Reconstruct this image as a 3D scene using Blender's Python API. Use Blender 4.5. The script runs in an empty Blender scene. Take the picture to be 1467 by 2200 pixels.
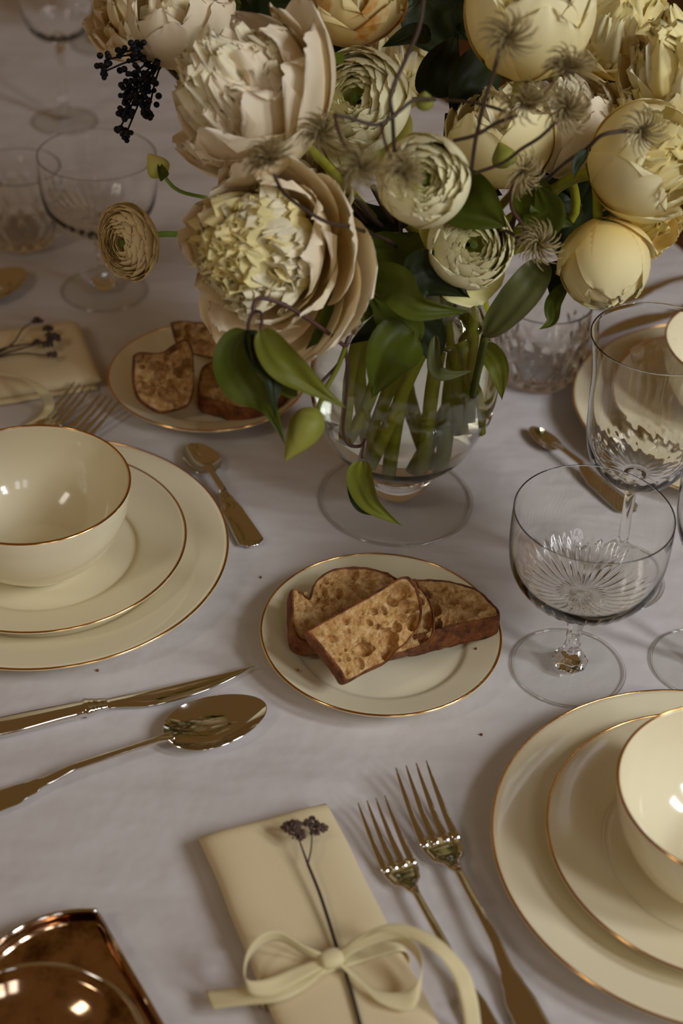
import bpy, bmesh, math, random
import numpy as np
from math import sin, cos, pi, radians, sqrt, atan2, exp
from mathutils import Vector, Matrix, noise
random.seed(7)
V = Vector
sc = bpy.context.scene
COL = sc.collection

# ------------------------------------------------------------------ camera
PITCH, ROLL, FPX, CAMH = radians(37.875), radians(2.716), 3507.8, 0.7904
FW = V((0, cos(PITCH), -sin(PITCH)))
_r0 = V((1, 0, 0)); _u0 = _r0.cross(FW)
RT = _r0 * cos(ROLL) + _u0 * sin(ROLL)
UP = -_r0 * sin(ROLL) + _u0 * cos(ROLL)
CP = V((0, 0, CAMH))
cam_d = bpy.data.cameras.new('camera'); cam = bpy.data.objects.new('camera', cam_d); COL.objects.link(cam)
m = Matrix((RT, UP, -FW)).transposed().to_4x4(); m.translation = CP
cam.matrix_world = m
cam_d.sensor_fit = 'VERTICAL'; cam_d.sensor_height = 36.0; cam_d.lens = FPX * 36 / 2200
cam_d.dof.use_dof = True; cam_d.dof.focus_distance = 1.14; cam_d.dof.aperture_fstop = 5.0
cam_d.clip_start = 0.05
sc.camera = cam

# ------------------------------------------------------------------ world, windows, exposure
w = bpy.data.worlds.new('world'); sc.world = w; w.use_nodes = True
bg = w.node_tree.nodes['Background']
bg.inputs[0].default_value = (0.158, 0.084, 0.027, 1); bg.inputs[1].default_value = 0.63

def window_light(name, pos, target, sx, sy, power, color):
    d = bpy.data.lights.new(name, 'AREA'); d.shape = 'RECTANGLE'; d.size = sx; d.size_y = sy
    d.energy = power * .175; d.color = color; d.spread = radians(85)
    o = bpy.data.objects.new(name, d); COL.objects.link(o); o.location = pos
    o.rotation_euler = (V(target) - V(pos)).to_track_quat('-Z', 'Y').to_euler()
    return o
TG = (0.18, 1.1, 0.05)
# two tall windows on the photographer's right, one smaller and weaker on the left
for nm, x, y, z, p in (('window_lamp_a', 1.72, .22, 1.38, 21), ('window_lamp_b', 1.50, -.35, 1.36, 19), ('window_lamp_c', 1.02, -1.05, 1.40, 3.5), ('window_lamp_d', .62, -1.25, 1.40, 2.5)):
    window_light(nm, (x, y, z), TG, 0.26, 0.72, p, (.88, .91, .96))
window_light('window_lamp_e', (-1.6, -0.4, 1.9), TG, 0.3, 0.7, 7.0, (1.0, 0.92, 0.80))
sc.view_settings.view_transform = 'Standard'; sc.view_settings.look = 'None'
sc.view_settings.exposure = 0.0; sc.view_settings.gamma = 1.0
sc.view_settings.use_curve_mapping = False
sc.cycles.transparent_max_bounces = 32
sc.cycles.max_bounces = 16; sc.cycles.transmission_bounces = 14; sc.cycles.glossy_bounces = 6

# ------------------------------------------------------------------ helpers
def ray(px, py): return FW + RT * ((px - 733.5) / FPX) - UP * ((py - 1100) / FPX)
def W(px, py, z=0.0):
    d = ray(px, py); return CP + d * ((z - CAMH) / d.z)
def D(px, py, dep): return CP + ray(px, py) * dep
def depth(p): return (V(p) - CP).dot(FW)
def camdir(r, u, t): return (RT * r + UP * u - FW * t).normalized()

def mesh(name, vs, fs, mats, smooth=True, midx=None):
    me = bpy.data.meshes.new(name); me.from_pydata([tuple(v) for v in vs], [], fs)
    for mt in (mats if isinstance(mats, (list, tuple)) else [mats]): me.materials.append(mt)
    if midx: me.polygons.foreach_set('material_index', midx)
    if smooth: me.polygons.foreach_set('use_smooth', [True] * len(fs))
    me.update(); return me
def link(name, me, parent=None, mat=None):
    o = bpy.data.objects.new(name, me); COL.objects.link(o)
    if parent is not None: o.parent = parent
    if mat is not None: o.matrix_local = mat
    return o
def obj(name, vs, fs, mats, parent=None, smooth=True, mat=None, midx=None):
    return link(name, mesh(name, vs, fs, mats, smooth, midx), parent, mat)
def tag(o, label=None, cat=None, group=None, kind=None):
    if label: o['label'] = label
    if cat: o['category'] = cat
    if group: o['group'] = group
    if kind: o['kind'] = kind
    return o
def thing(name, label, cat, loc=(0, 0, 0), rz=0.0, group=None):
    o = bpy.data.objects.new(name, None); COL.objects.link(o); o.location = loc; o.rotation_euler = (0, 0, rz)
    o.empty_display_size = 0.02
    return tag(o, label, cat, group)
def part_world(name, vs, fs, mats, parent, **k):
    """part given in world coordinates under a thing that only has a location"""
    L = parent.matrix_basis.translation if parent.rotation_euler.z == 0 else None
    return obj(name, [V(v) - L for v in vs], fs, mats, parent, **k)
def copy_tree(o, parent=None):
    c = o.copy(); COL.objects.link(c)
    if parent is not None: c.parent = parent
    for ch in list(o.children): copy_tree(ch, c)
    return c

class B:
    def __init__(s): s.v = []; s.f = []; s.m = []
    def add(s, vs, fs, mi=0):
        n = len(s.v); s.v += [V(v) for v in vs]; s.f += [tuple(i + n for i in f) for f in fs]; s.m += [mi] * len(fs)
    def obj(s, name, mats, parent=None, **k): return obj(name, s.v, s.f, mats, parent, midx=s.m, **k)

def grid(nu, nv, fn, closed_u=False):
    vs = [fn(i / (nu if closed_u else nu - 1), j / (nv - 1)) for j in range(nv) for i in range(nu)]
    fs = []
    for j in range(nv - 1):
        for i in range(nu if closed_u else nu - 1):
            a = j * nu + i; b = j * nu + (i + 1) % nu
            fs.append((a, b, b + nu, a + nu))
    return vs, fs
def lathe(prof, n=72, ripple=None):
    vs = []; fs = []
    for j, (r, z) in enumerate(prof):
        for i in range(n):
            a = 2 * pi * i / n; rr = r if ripple is None else r * ripple(a, j)
            vs.append((rr * cos(a), rr * sin(a), z))
    for j in range(len(prof) - 1):
        for i in range(n):
            a = j * n + i; b = j * n + (i + 1) % n
            fs.append((a, b, b + n, a + n))
    return vs, fs
def smoothp(pts, k=6):
    """Catmull-Rom through points of any dimension"""
    out = []; P = [V(p) for p in pts]; n = len(P)
    for i in range(n - 1):
        p0 = P[max(i - 1, 0)]; p1 = P[i]; p2 = P[i + 1]; p3 = P[min(i + 2, n - 1)]
        for s in range(k):
            t = s / k
            out.append(0.5 * ((2 * p1) + (p2 - p0) * t + (2 * p0 - 5 * p1 + 4 * p2 - p3) * t * t + (3 * p1 - p0 - 3 * p2 + p3) * t ** 3))
    out.append(P[-1]); return out
def tube(path, rad, n=8, k=4, smooth=True):
    """path: 3D points, rad: radius or list"""
    if not isinstance(rad, (list, tuple)): rad = [rad] * len(path)
    pts = [V((p[0], p[1], p[2], r)) for p, r in zip(path, rad)]
    if smooth and len(pts) > 2: pts = smoothp(pts, k)
    P = [V(p[:3]) for p in pts]; R = [p[3] for p in pts]
    vs = []; fs = []; nrm = None
    for i, p in enumerate(P):
        t = (P[min(i + 1, len(P) - 1)] - P[max(i - 1, 0)])
        t = t.normalized() if t.length > 1e-9 else V((0, 0, 1))
        if nrm is None: nrm = t.orthogonal().normalized()
        nrm = (nrm - t * nrm.dot(t)).normalized(); bn = t.cross(nrm)
        for a in range(n):
            an = 2 * pi * a / n
            vs.append(p + nrm * (R[i] * cos(an)) + bn * (R[i] * sin(an)))
    for i in range(len(P) - 1):
        for a in range(n):
            q = i * n + a; b = i * n + (a + 1) % n
            fs.append((q, b, b + n, q + n))
    fs.append(tuple(range(n))[::-1]); fs.append(tuple(range((len(P) - 1) * n, len(P) * n)))
    return vs, fs
def loft(secs, n=14, e=2.0):
    """secs: (centre, half side vector, half up vector)"""
    vs = []; fs = []
    for c, s, u in secs:
        for a in range(n):
            an = 2 * pi * a / n; ca, sa = cos(an), sin(an)
            x = math.copysign(abs(ca) ** (2 / e), ca); y = math.copysign(abs(sa) ** (2 / e), sa)
            vs.append(V(c) + V(s) * x + V(u) * y)
    for i in range(len(secs) - 1):
        for a in range(n):
            q = i * n + a; b = i * n + (a + 1) % n
            fs.append((q, b, b + n, q + n))
    fs.append(tuple(range(n))[::-1]); fs.append(tuple(range((len(secs) - 1) * n, len(secs) * n)))
    return vs, fs
def ico(c, r, sub=1, jit=0.0):
    t = (1 + sqrt(5)) / 2
    vs = [V(p).normalized() for p in [(-1, t, 0), (1, t, 0), (-1, -t, 0), (1, -t, 0), (0, -1, t), (0, 1, t), (0, -1, -t), (0, 1, -t), (t, 0, -1), (t, 0, 1), (-t, 0, -1), (-t, 0, 1)]]
    fs = [(0, 11, 5), (0, 5, 1), (0, 1, 7), (0, 7, 10), (0, 10, 11), (1, 5, 9), (5, 11, 4), (11, 10, 2), (10, 7, 6), (7, 1, 8), (3, 9, 4), (3, 4, 2), (3, 2, 6), (3, 6, 8), (3, 8, 9), (4, 9, 5), (2, 4, 11), (6, 2, 10), (8, 6, 7), (9, 8, 1)]
    for _ in range(sub - 1):
        cache = {}; nf = []
        def mid(a, b):
            k = (min(a, b), max(a, b))
            if k not in cache: cache[k] = len(vs); vs.append(((vs[a] + vs[b]) / 2).normalized())
            return cache[k]
        for a, b, c3 in fs:
            x, y, z = mid(a, b), mid(b, c3), mid(c3, a); nf += [(a, x, z), (b, y, x), (c3, z, y), (x, y, z)]
        fs = nf
    return [V(c) + v * r * (1 + jit * (random.random() - .5)) for v in vs], fs

# ------------------------------------------------------------------ materials
def mat(name):
    m = bpy.data.materials.new(name); m.use_nodes = True
    nt = m.node_tree; nt.nodes.clear()
    out = nt.nodes.new('ShaderNodeOutputMaterial'); return m, nt, out
def N(nt, t, **k):
    n = nt.nodes.new(t)
    for a, b in k.items():
        if a.startswith('_'): n.inputs[a[1:].replace('_', ' ')].default_value = b
        else: setattr(n, a, b)
    return n
def L(nt, a, b): nt.links.new(a, b)
def ramp(nt, fac, stops):
    r = nt.nodes.new('ShaderNodeValToRGB'); L(nt, fac, r.inputs[0])
    e = r.color_ramp.elements
    while len(e) < len(stops): e.new(0.5)
    for x, (p, c) in zip(e, stops): x.position = p; x.color = (*c, 1)
    return r.outputs[0]
def coords(nt, kind='Object'): return N(nt, 'ShaderNodeTexCoord').outputs[kind]
def noise_tex(nt, vec, scale, detail=3, rough=.5):
    n = N(nt, 'ShaderNodeTexNoise'); n.inputs['Scale'].default_value = scale; n.inputs['Detail'].default_value = detail
    n.inputs['Roughness'].default_value = rough
    if vec is not None: L(nt, vec, n.inputs['Vector'])
    return n.outputs['Fac']
def bump(nt, h, dist, strength=1.0):
    b = N(nt, 'ShaderNodeBump'); b.inputs['Distance'].default_value = dist; b.inputs['Strength'].default_value = strength
    L(nt, h, b.inputs['Height']); return b.outputs[0]
def principled(name, col, rough=.5, metal=0, spec=.5, colfn=None, bumpfn=None, **k):
    m, nt, out = mat(name); p = N(nt, 'ShaderNodeBsdfPrincipled'); L(nt, p.outputs[0], out.inputs[0])
    p.inputs['Base Color'].default_value = (*col, 1); p.inputs['Roughness'].default_value = rough
    p.inputs['Metallic'].default_value = metal; p.inputs['Specular IOR Level'].default_value = spec
    for a, b in k.items(): p.inputs[a.replace('_', ' ')].default_value = b
    if colfn: L(nt, colfn(nt), p.inputs['Base Color'])
    if bumpfn: L(nt, bumpfn(nt), p.inputs['Normal'])
    return m

def cloth_bump(nt):
    c = coords(nt)
    mp = N(nt, 'ShaderNodeMapping'); mp.inputs['Rotation'].default_value = (0, 0, .28); mp.inputs['Scale'].default_value = (1, 3, 1); L(nt, c, mp.inputs[0])
    a = noise_tex(nt, mp.outputs[0], 4, 3)
    b = noise_tex(nt, c, 900, 2)
    c2 = noise_tex(nt, c, 9, 4)
    x = N(nt, 'ShaderNodeMath', operation='MULTIPLY_ADD'); L(nt, b, x.inputs[0]); x.inputs[1].default_value = .012; L(nt, a, x.inputs[2])
    y = N(nt, 'ShaderNodeMath', operation='MULTIPLY_ADD'); L(nt, c2, y.inputs[0]); y.inputs[1].default_value = .9; L(nt, x.outputs[0], y.inputs[2])
    return bump(nt, y.outputs[0], .010, .85)
M_cloth = principled('linen_cloth', (.66, .62, .605), .85, spec=.2, bumpfn=cloth_bump)
M_nap = principled('napkin_cotton', (.82, .69, .43), .9, spec=.15,
    bumpfn=lambda nt: bump(nt, noise_tex(nt, coords(nt), 1300, 2), .0006, .5))
M_china = principled('cream_porcelain', (.88, .80, .56), .12, spec=.5, Coat_Weight=.3, Coat_Roughness=.04)
M_gold = principled('gold_line', (.83, .46, .16), .16, metal=1)
M_steel = principled('polished_steel', (.80, .77, .72), .07, metal=1,
    bumpfn=lambda nt: bump(nt, noise_tex(nt, coords(nt), 60, 2), .0004, .25))
M_tray = principled('worn_silver_plate', (.72, .50, .34), .09, metal=1,
    colfn=lambda nt: ramp(nt, noise_tex(nt, coords(nt), 38, 4, .6), [(.35, (.16, .08, .035)), (.52, (.62, .42, .27)), (.8, (.75, .55, .40))]))
M_ribbon = principled('cream_ribbon', (.80, .70, .40), .6, spec=.3, Sheen_Weight=.3,
    bumpfn=lambda nt: bump(nt, noise_tex(nt, coords(nt), 1500, 1), .0003, .4))
M_stemdry = principled('dry_brown_stem', (.045, .028, .02), .7)
M_headdry = principled('dry_flower_head', (.10, .06, .045), .9,
    colfn=lambda nt: ramp(nt, noise_tex(nt, coords(nt), 700, 2), [(.35, (.045, .026, .02)), (.7, (.19, .12, .085))]))
M_berry = principled('black_berry', (.006, .006, .009), .5, spec=.25)
M_floor = principled('floor_boards', (.16, .055, .02), .45,
    colfn=lambda nt: ramp(nt, noise_tex(nt, coords(nt), 6, 4), [(.3, (.10, .03, .01)), (.7, (.2, .075, .028))]))

def glass_thin(name, tint=(.97, .98, .96), edge=(.62, .66, .62), boost=1.0):
    m, nt, out = mat(name)
    tr = N(nt, 'ShaderNodeBsdfTransparent'); gl = N(nt, 'ShaderNodeBsdfGlossy'); gl.inputs['Roughness'].default_value = .01
    lw = N(nt, 'ShaderNodeLayerWeight'); lw.inputs['Blend'].default_value = .28
    L(nt, ramp(nt, lw.outputs['Facing'], [(.0, tint), (.72, tint), (1, edge)]), tr.inputs[0])
    lf = N(nt, 'ShaderNodeLayerWeight'); lf.inputs['Blend'].default_value = .5
    pw = N(nt, 'ShaderNodeMath', operation='POWER'); L(nt, lf.outputs['Facing'], pw.inputs[0]); pw.inputs[1].default_value = 5
    mu = N(nt, 'ShaderNodeMath', operation='MULTIPLY_ADD'); mu.use_clamp = True; L(nt, pw.outputs[0], mu.inputs[0]); mu.inputs[1].default_value = .75 * boost; mu.inputs[2].default_value = .024 * boost
    mx = N(nt, 'ShaderNodeMixShader'); L(nt, mu.outputs[0], mx.inputs[0]); L(nt, tr.outputs[0], mx.inputs[1]); L(nt, gl.outputs[0], mx.inputs[2])
    L(nt, mx.outputs[0], out.inputs[0]); return m
M_glass = glass_thin('thin_clear_glass', (.985, .988, .98), (.34, .38, .34), 1.4)
M_glassv = glass_thin('vase_glass', (.985, .985, .972), (.30, .34, .29), 1.3)
def glass_solid(name, col=(1, 1, .995), ior=1.5, rough=0.0):
    m, nt, out = mat(name); g = N(nt, 'ShaderNodeBsdfGlass'); g.inputs['IOR'].default_value = ior
    g.inputs['Color'].default_value = (*col, 1); g.inputs['Roughness'].default_value = rough
    L(nt, g.outputs[0], out.inputs[0]); return m
M_glasss = glass_solid('solid_crystal')

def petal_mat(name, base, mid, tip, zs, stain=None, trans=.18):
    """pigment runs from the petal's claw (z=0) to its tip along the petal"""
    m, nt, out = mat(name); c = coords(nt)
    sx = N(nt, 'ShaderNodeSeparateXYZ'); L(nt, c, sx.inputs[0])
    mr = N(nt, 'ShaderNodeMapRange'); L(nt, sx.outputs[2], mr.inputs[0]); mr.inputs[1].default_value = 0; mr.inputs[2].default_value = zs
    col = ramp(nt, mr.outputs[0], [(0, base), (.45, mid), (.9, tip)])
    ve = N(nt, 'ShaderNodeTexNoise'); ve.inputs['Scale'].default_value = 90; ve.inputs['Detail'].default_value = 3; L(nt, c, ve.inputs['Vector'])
    if stain:
        nz = noise_tex(nt, c, 30, 3, .6); sr = ramp(nt, nz, [(.54, (0, 0, 0)), (.64, (1, 1, 1))])
        mm = N(nt, 'ShaderNodeMix', data_type='RGBA'); L(nt, sr, mm.inputs[0]); L(nt, col, mm.inputs[6]); mm.inputs[7].default_value = (*stain, 1); col = mm.outputs[2]
    d = N(nt, 'ShaderNodeBsdfPrincipled'); d.inputs['Roughness'].default_value = .6; d.inputs['Specular IOR Level'].default_value = .25
    t = N(nt, 'ShaderNodeBsdfTranslucent'); L(nt, col, d.inputs['Base Color']); L(nt, col, t.inputs[0])
    L(nt, bump(nt, ve.outputs['Fac'], .0006, .35), d.inputs['Normal'])
    mx = N(nt, 'ShaderNodeMixShader'); mx.inputs[0].default_value = trans
    L(nt, d.outputs[0], mx.inputs[1]); L(nt, t.outputs[0], mx.inputs[2]); L(nt, mx.outputs[0], out.inputs[0]); return m
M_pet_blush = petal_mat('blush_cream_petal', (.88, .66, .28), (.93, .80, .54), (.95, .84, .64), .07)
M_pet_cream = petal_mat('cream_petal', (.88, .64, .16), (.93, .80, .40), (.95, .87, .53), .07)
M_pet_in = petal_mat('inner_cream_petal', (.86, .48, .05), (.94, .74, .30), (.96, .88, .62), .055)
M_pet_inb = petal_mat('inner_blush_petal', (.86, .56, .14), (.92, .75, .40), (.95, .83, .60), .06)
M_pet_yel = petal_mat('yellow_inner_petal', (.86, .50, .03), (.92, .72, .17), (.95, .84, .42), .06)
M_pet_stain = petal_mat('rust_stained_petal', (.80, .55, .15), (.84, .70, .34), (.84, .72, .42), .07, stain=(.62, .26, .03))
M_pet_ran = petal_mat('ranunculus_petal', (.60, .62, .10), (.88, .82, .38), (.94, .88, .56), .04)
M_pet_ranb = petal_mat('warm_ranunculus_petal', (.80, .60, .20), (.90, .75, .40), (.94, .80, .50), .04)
M_rancore = principled('green_flower_centre', (.10, .16, .015), .7)
def leaf_mat(name, a, b, trans=.25):
    m, nt, out = mat(name); c = coords(nt)
    col = ramp(nt, noise_tex(nt, c, 35, 3), [(.3, a), (.7, b)])
    d = N(nt, 'ShaderNodeBsdfPrincipled'); d.inputs['Roughness'].default_value = .5; d.inputs['Specular IOR Level'].default_value = .25
    t = N(nt, 'ShaderNodeBsdfTranslucent'); L(nt, col, d.inputs['Base Color']); L(nt, col, t.inputs[0])
    L(nt, bump(nt, noise_tex(nt, c, 220, 3), .0006, .4), d.inputs['Normal'])
    mx = N(nt, 'ShaderNodeMixShader'); mx.inputs[0].default_value = trans
    L(nt, d.outputs[0], mx.inputs[1]); L(nt, t.outputs[0], mx.inputs[2]); L(nt, mx.outputs[0], out.inputs[0]); return m
M_leaf = leaf_mat('green_leaf', (.058, .078, .004), (.092, .112, .008))
M_leafd = leaf_mat('dark_leaf', (.012, .017, .003), (.02, .028, .005), .1)
M_leafl = leaf_mat('light_leaf', (.15, .165, .015), (.19, .20, .022))
M_leafg = leaf_mat('grey_green_leaf', (.09, .10, .03), (.13, .13, .04))
M_stem = leaf_mat('flower_stem', (.32, .36, .02), (.47, .42, .035), .25)
M_stemb = leaf_mat('fresh_stem', (.22, .38, .05), (.34, .50, .10), .15)
M_vine = principled('brown_vine', (.055, .03, .015), .6)
M_vinep = principled('purple_brown_vine', (.075, .03, .022), .5)
M_bud = leaf_mat('yellow_green_bud', (.26, .27, .04), (.42, .40, .08))
M_plume = principled('seed_plume', (.34, .26, .11), .7)
M_seed = principled('seed_core', (.06, .045, .015), .8)
def crumb_col(nt):
    c = coords(nt); return ramp(nt, noise_tex(nt, c, 130, 5, .65), [(.3, (.34, .15, .04)), (.5, (.62, .36, .13)), (.7, (.84, .60, .31))])
M_crumb = principled('bread_crumb', (.45, .27, .12), .85, spec=.2, colfn=crumb_col,
    bumpfn=lambda nt: bump(nt, noise_tex(nt, coords(nt), 420, 4, .7), .0022, .9))
M_crust = principled('bread_crust', (.2, .08, .03), .6, spec=.35,
    colfn=lambda nt: ramp(nt, noise_tex(nt, coords(nt), 70, 5, .7), [(.32, (.035, .013, .006)), (.5, (.20, .06, .015)), (.62, (.30, .11, .03)), (.75, (.36, .22, .12))]),
    bumpfn=lambda nt: bump(nt, noise_tex(nt, coords(nt), 260, 4, .7), .002, .9))
M_waterb = glass_solid('clear_water', (.97, .985, .94), 1.33)
M_water = glass_thin('water_surface', (.93, .95, .9), (.8, .82, .78), 1.0)

# ------------------------------------------------------------------ floor, cloth
vs, fs = grid(2, 2, lambda u, v: (-5 + 10 * u, -4 + 10 * v, 0))
fl = obj('floor', vs, fs, M_floor); fl.location = (0, 0, -.76); tag(fl, kind='structure')
# board joints on the floor: boards as parts
for i in range(12):
    x0 = -.2 + i * .16
    b = B(); b.add([(x0 + .003, .9, .003), (x0 + .157, .9, .003), (x0 + .157, 4.5, .003), (x0 + .003, 4.5, .003), (x0 + .001, .9, 0), (x0 + .159, .9, 0), (x0 + .159, 4.5, 0), (x0 + .001, 4.5, 0)],
          [(0, 1, 2, 3), (0, 4, 5, 1), (1, 5, 6, 2), (2, 6, 7, 3), (3, 7, 4, 0)])
    b.obj('board', M_floor, fl, smooth=False)

TC = V((-.80, .93, 0)); TR = 1.25
def cloth_pt(a, s):
    # s 0..1 top disc, 1..1.2 rounded edge, then drop with folds
    if s <= 1:
        r = TR * s; z = 0
    elif s <= 1.15:
        t = (s - 1) / .15 * pi / 2; r = TR + .012 * sin(t); z = -.012 * (1 - cos(t))
    else:
        t = (s - 1.15) / .85; f = (.5 + .5 * sin(a * 26 + 1.2 * sin(a * 5))) * t
        r = TR + .012 + .06 * f + .03 * t; z = -.012 - .6 * t
    return V((r * cos(a), r * sin(a), z))
ss = [0.0001, .2, .4, .5, .6, .7, .8, .9, .97, 1, 1.05, 1.1, 1.15, 1.25, 1.4, 1.6, 1.8, 2]
NA = 360
vs = [cloth_pt(2 * pi * i / NA, s) for s in ss for i in range(NA)]
fs = [(j * NA + i, j * NA + (i + 1) % NA, (j + 1) * NA + (i + 1) % NA, (j + 1) * NA + i) for j in range(len(ss) - 1) for i in range(NA)]
cl = obj('tablecloth', vs, fs, M_cloth); cl.location = TC
tag(cl, 'white linen tablecloth spread over the round dining table', 'tablecloth')

# ------------------------------------------------------------------ porcelain
def ring(R, z, r, n=96):
    return grid(n, 7, lambda u, v: ((R + r * cos(v * 2 * pi)) * cos(u * 2 * pi), (R + r * cos(v * 2 * pi)) * sin(u * 2 * pi), z + r * 1.0 * sin(v * 2 * pi)), closed_u=True)
def plate_profile(R, h, wr):
    top = smoothp([(0.0001, .0062, 0), (wr * .6, .0062, 0), (wr, .0072, 0), (wr + .006, .0105, 0), (R * .82, h * .72, 0), (R, h, 0)], 5)
    bot = smoothp([(R, h - .0022, 0), (R * .82, h * .72 - .0028, 0), (wr + .004, .0055, 0), (wr * .92, .0028, 0), (wr * .88, .0, 0), (wr * .82, .0, 0), (wr * .8, .003, 0), (0.0001, .003, 0)], 4)
    return [(p[0], p[1]) for p in top] + [(R + .0012, h - .001)] + [(p[0], p[1]) for p in bot]
def make_plate(kind, R, h, wr, label, loc, group):
    t = thing(kind, label, 'plate', loc, 0, group)
    vs, fs = lathe(plate_profile(R, h, wr), 128); obj('dish', vs, fs, M_china, t)
    vs, fs = ring(R + .0002, h - .0004, .00085, 128); o = obj('rim_line', vs, fs, M_gold, t); o['label'] = 'thin gold line on the rim'
    return t
def make_bowl(label, loc):
    t = thing('bowl', label, 'bowl', loc, 0, 'cream bowls on the plate stacks')
    R = .0712; H = .070
    o = smoothp([(.028, 0, 0), (.033, .0005, 0), (.033, .005, 0), (.040, .008, 0), (.056, .022, 0), (.066, .042, 0), (.0700, .060, 0), (R, H, 0)], 6)
    i = smoothp([(R - .0022, H, 0), (.0675, .060, 0), (.0635, .043, 0), (.054, .0245, 0), (.036, .0095, 0), (.015, .007, 0), (.0001, .0068, 0)], 6)
    vs, fs = lathe([(.0001, .002)] + [(p[0], p[1]) for p in o] + [(R - .001, H + .0008)] + [(p[0], p[1]) for p in i], 128)
    obj('vessel', vs, fs, M_china, t)
    vs, fs = ring(R - .0007, H + .0004, .0009, 128); g = obj('rim_line', vs, fs, M_gold, t); g['label'] = 'thin gold line on the rim'
    return t
SET = {'L': (V((-.2185, .9360, 0)), V((-.2205, .9350, 0)), V((-.2225, .9250, 0)), 'left of the small teaspoon'),
       'R': (V((.2375, .6755, 0)), V((.2415, .6745, 0)), V((.2400, .6610, 0)), 'beside the two forks'),
       'T': (V((.3285, 1.1630, 0)), V((.3285, 1.1630, 0)), V((.3320, 1.1600, 0)), 'behind the tall wine glass')}
for k, (a, b_, c_, wh) in SET.items():
    make_plate('dinner_plate', .135, .020, .088, 'large cream dinner plate, bottom of the stack ' + wh, a, 'dinner plates')
    make_plate('salad_plate', .106, .0215, .066, 'smaller cream plate, middle of the stack ' + wh, b_ + V((0, 0, .0066)), 'salad plates')
    make_bowl('deep cream bowl topping the plate stack ' + wh, c_ + V((0, 0, .0140)))
BP1 = V((.0319, .8600, 0)); BP2 = V((-.1204, 1.1777, 0))
make_plate('bread_plate', .0845, .018, .056, 'small cream plate in front of the vase holding bread slices', BP1, 'bread plates')
make_plate('bread_plate', .0845, .018, .056, 'small cream plate of bread half behind the hanging vine leaves', BP2, 'bread plates')

# ------------------------------------------------------------------ bread
def slice_(label, outline, anchors, th, parent_group, holes=60, seed=1, notch=None, dish=0.0):
    """outline: pixels around the cut face; anchors: three (px, py, z) that fix the plane of that face"""
    rnd = random.Random(seed)
    A, Bp, Cc = [W(*a) for a in anchors]
    n = (Bp - A).cross(Cc - A).normalized()
    if n.dot(CP - A) < 0: n = -n
    def onp(px, py):
        d = ray(px, py); return CP + d * ((A - CP).dot(n) / d.dot(n))
    P = [onp(*p) for p in outline]; P = P + [P[0]]
    # closed smoothing
    Q = smoothp(P, 24)[:-1]
    c = sum(Q, V()) / len(Q)
    ex = (P[1] - P[0]).normalized(); ex = (ex - n * ex.dot(n)).normalized(); ey = n.cross(ex)
    pl = [((q - c).dot(ex), (q - c).dot(ey)) for q in Q]
    na = len(pl); nr = 62
    S = max(max(abs(x), abs(y)) for x, y in pl)
    hs = []
    for _ in range(holes):
        q = rnd.choice(pl); t = sqrt(rnd.random()) * .9
        hs.append((q[0] * t, q[1] * t, rnd.choice([.0010, .0012, .0015, .0018, .0022, .0030, .0048]) * rnd.uniform(.8, 1.2), rnd.uniform(.6, 1.6), rnd.uniform(0, pi)))
    t = thing('bread_slice', label, 'bread', c, 0, parent_group)
    Mx = Matrix((ex, ey, n)).transposed().to_4x4()
    H = np.array(hs)
    def hz(x, y, s):
        z = 0.0009 * noise.noise(V((x * 420 + seed, y * 420, 0))) + .0010 * noise.noise(V((x * 90, y * 90 + seed, 3)))
        dx = x - H[:, 0]; dy = y - H[:, 1]; ca = np.cos(H[:, 4]); sa = np.sin(H[:, 4])
        d2 = ((dx * ca + dy * sa) / (H[:, 2] * H[:, 3])) ** 2 + ((-dx * sa + dy * ca) / H[:, 2]) ** 2
        z -= float((H[:, 2] * 1.7 * np.clip(1.15 - d2, 0, 1) ** .4).max())
        return z * min(1, (1 - s) * 12 + .15)
    vs = [V((0, 0, hz(0, 0, 0)))]; fs = []
    for j in range(1, nr + 1):
        s = (j / nr) ** .85
        for (x, y) in pl: vs.append(V((x * s, y * s, hz(x * s, y * s, s))))
    for i in range(na): fs.append((0, 1 + i, 1 + (i + 1) % na))
    for j in range(nr - 1):
        for i in range(na):
            a = 1 + j * na + i; b2 = 1 + j * na + (i + 1) % na; fs.append((a, a + na, b2 + na, b2))
    obj('crumb', vs, fs, M_crumb, t, mat=Mx)
    # crust ring and back
    vs = []; fs = []; lv = [(.955, -.0006), (.965, .0012), (1.008, .0006), (1.022, -.003), (1.03, -th * .5), (1.02, -th + .003), (1.0, -th), (.6, -th), (.001, -th)]
    for li, (s, z) in enumerate(lv):
        for i, (x, y) in enumerate(pl):
            k = 1 + .012 * noise.noise(V((x * 130, y * 130, z * 200 + seed))) if .94 < s else 1
            vs.append(V((x * s * k, y * s * k, z + (.0008 * noise.noise(V((x * 200, y * 200, seed))) if li > 0 else 0))))
    for j in range(len(lv) - 1):
        for i in range(na):
            a = j * na + i; b2 = j * na + (i + 1) % na; fs.append((a, a + na, b2 + na, b2))
    obj('crust', vs, fs, M_crust, t, mat=Mx)
    return t
G1 = 'bread slices on the plate in front of the vase'; G2 = 'bread slices on the plate behind the leaves'
slice_('domed bread slice at the back of the near bread plate, notched at its left end',
       [(626, 1268), (640, 1270), (664, 1287), (678, 1250), (712, 1226), (760, 1219), (812, 1226), (850, 1243), (890, 1290), (860, 1350), (760, 1372), (690, 1380), (634, 1366)],
       [(626, 1268, .040), (812, 1226, .034), (634, 1366, .032)], .016, G1, seed=3)
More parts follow.
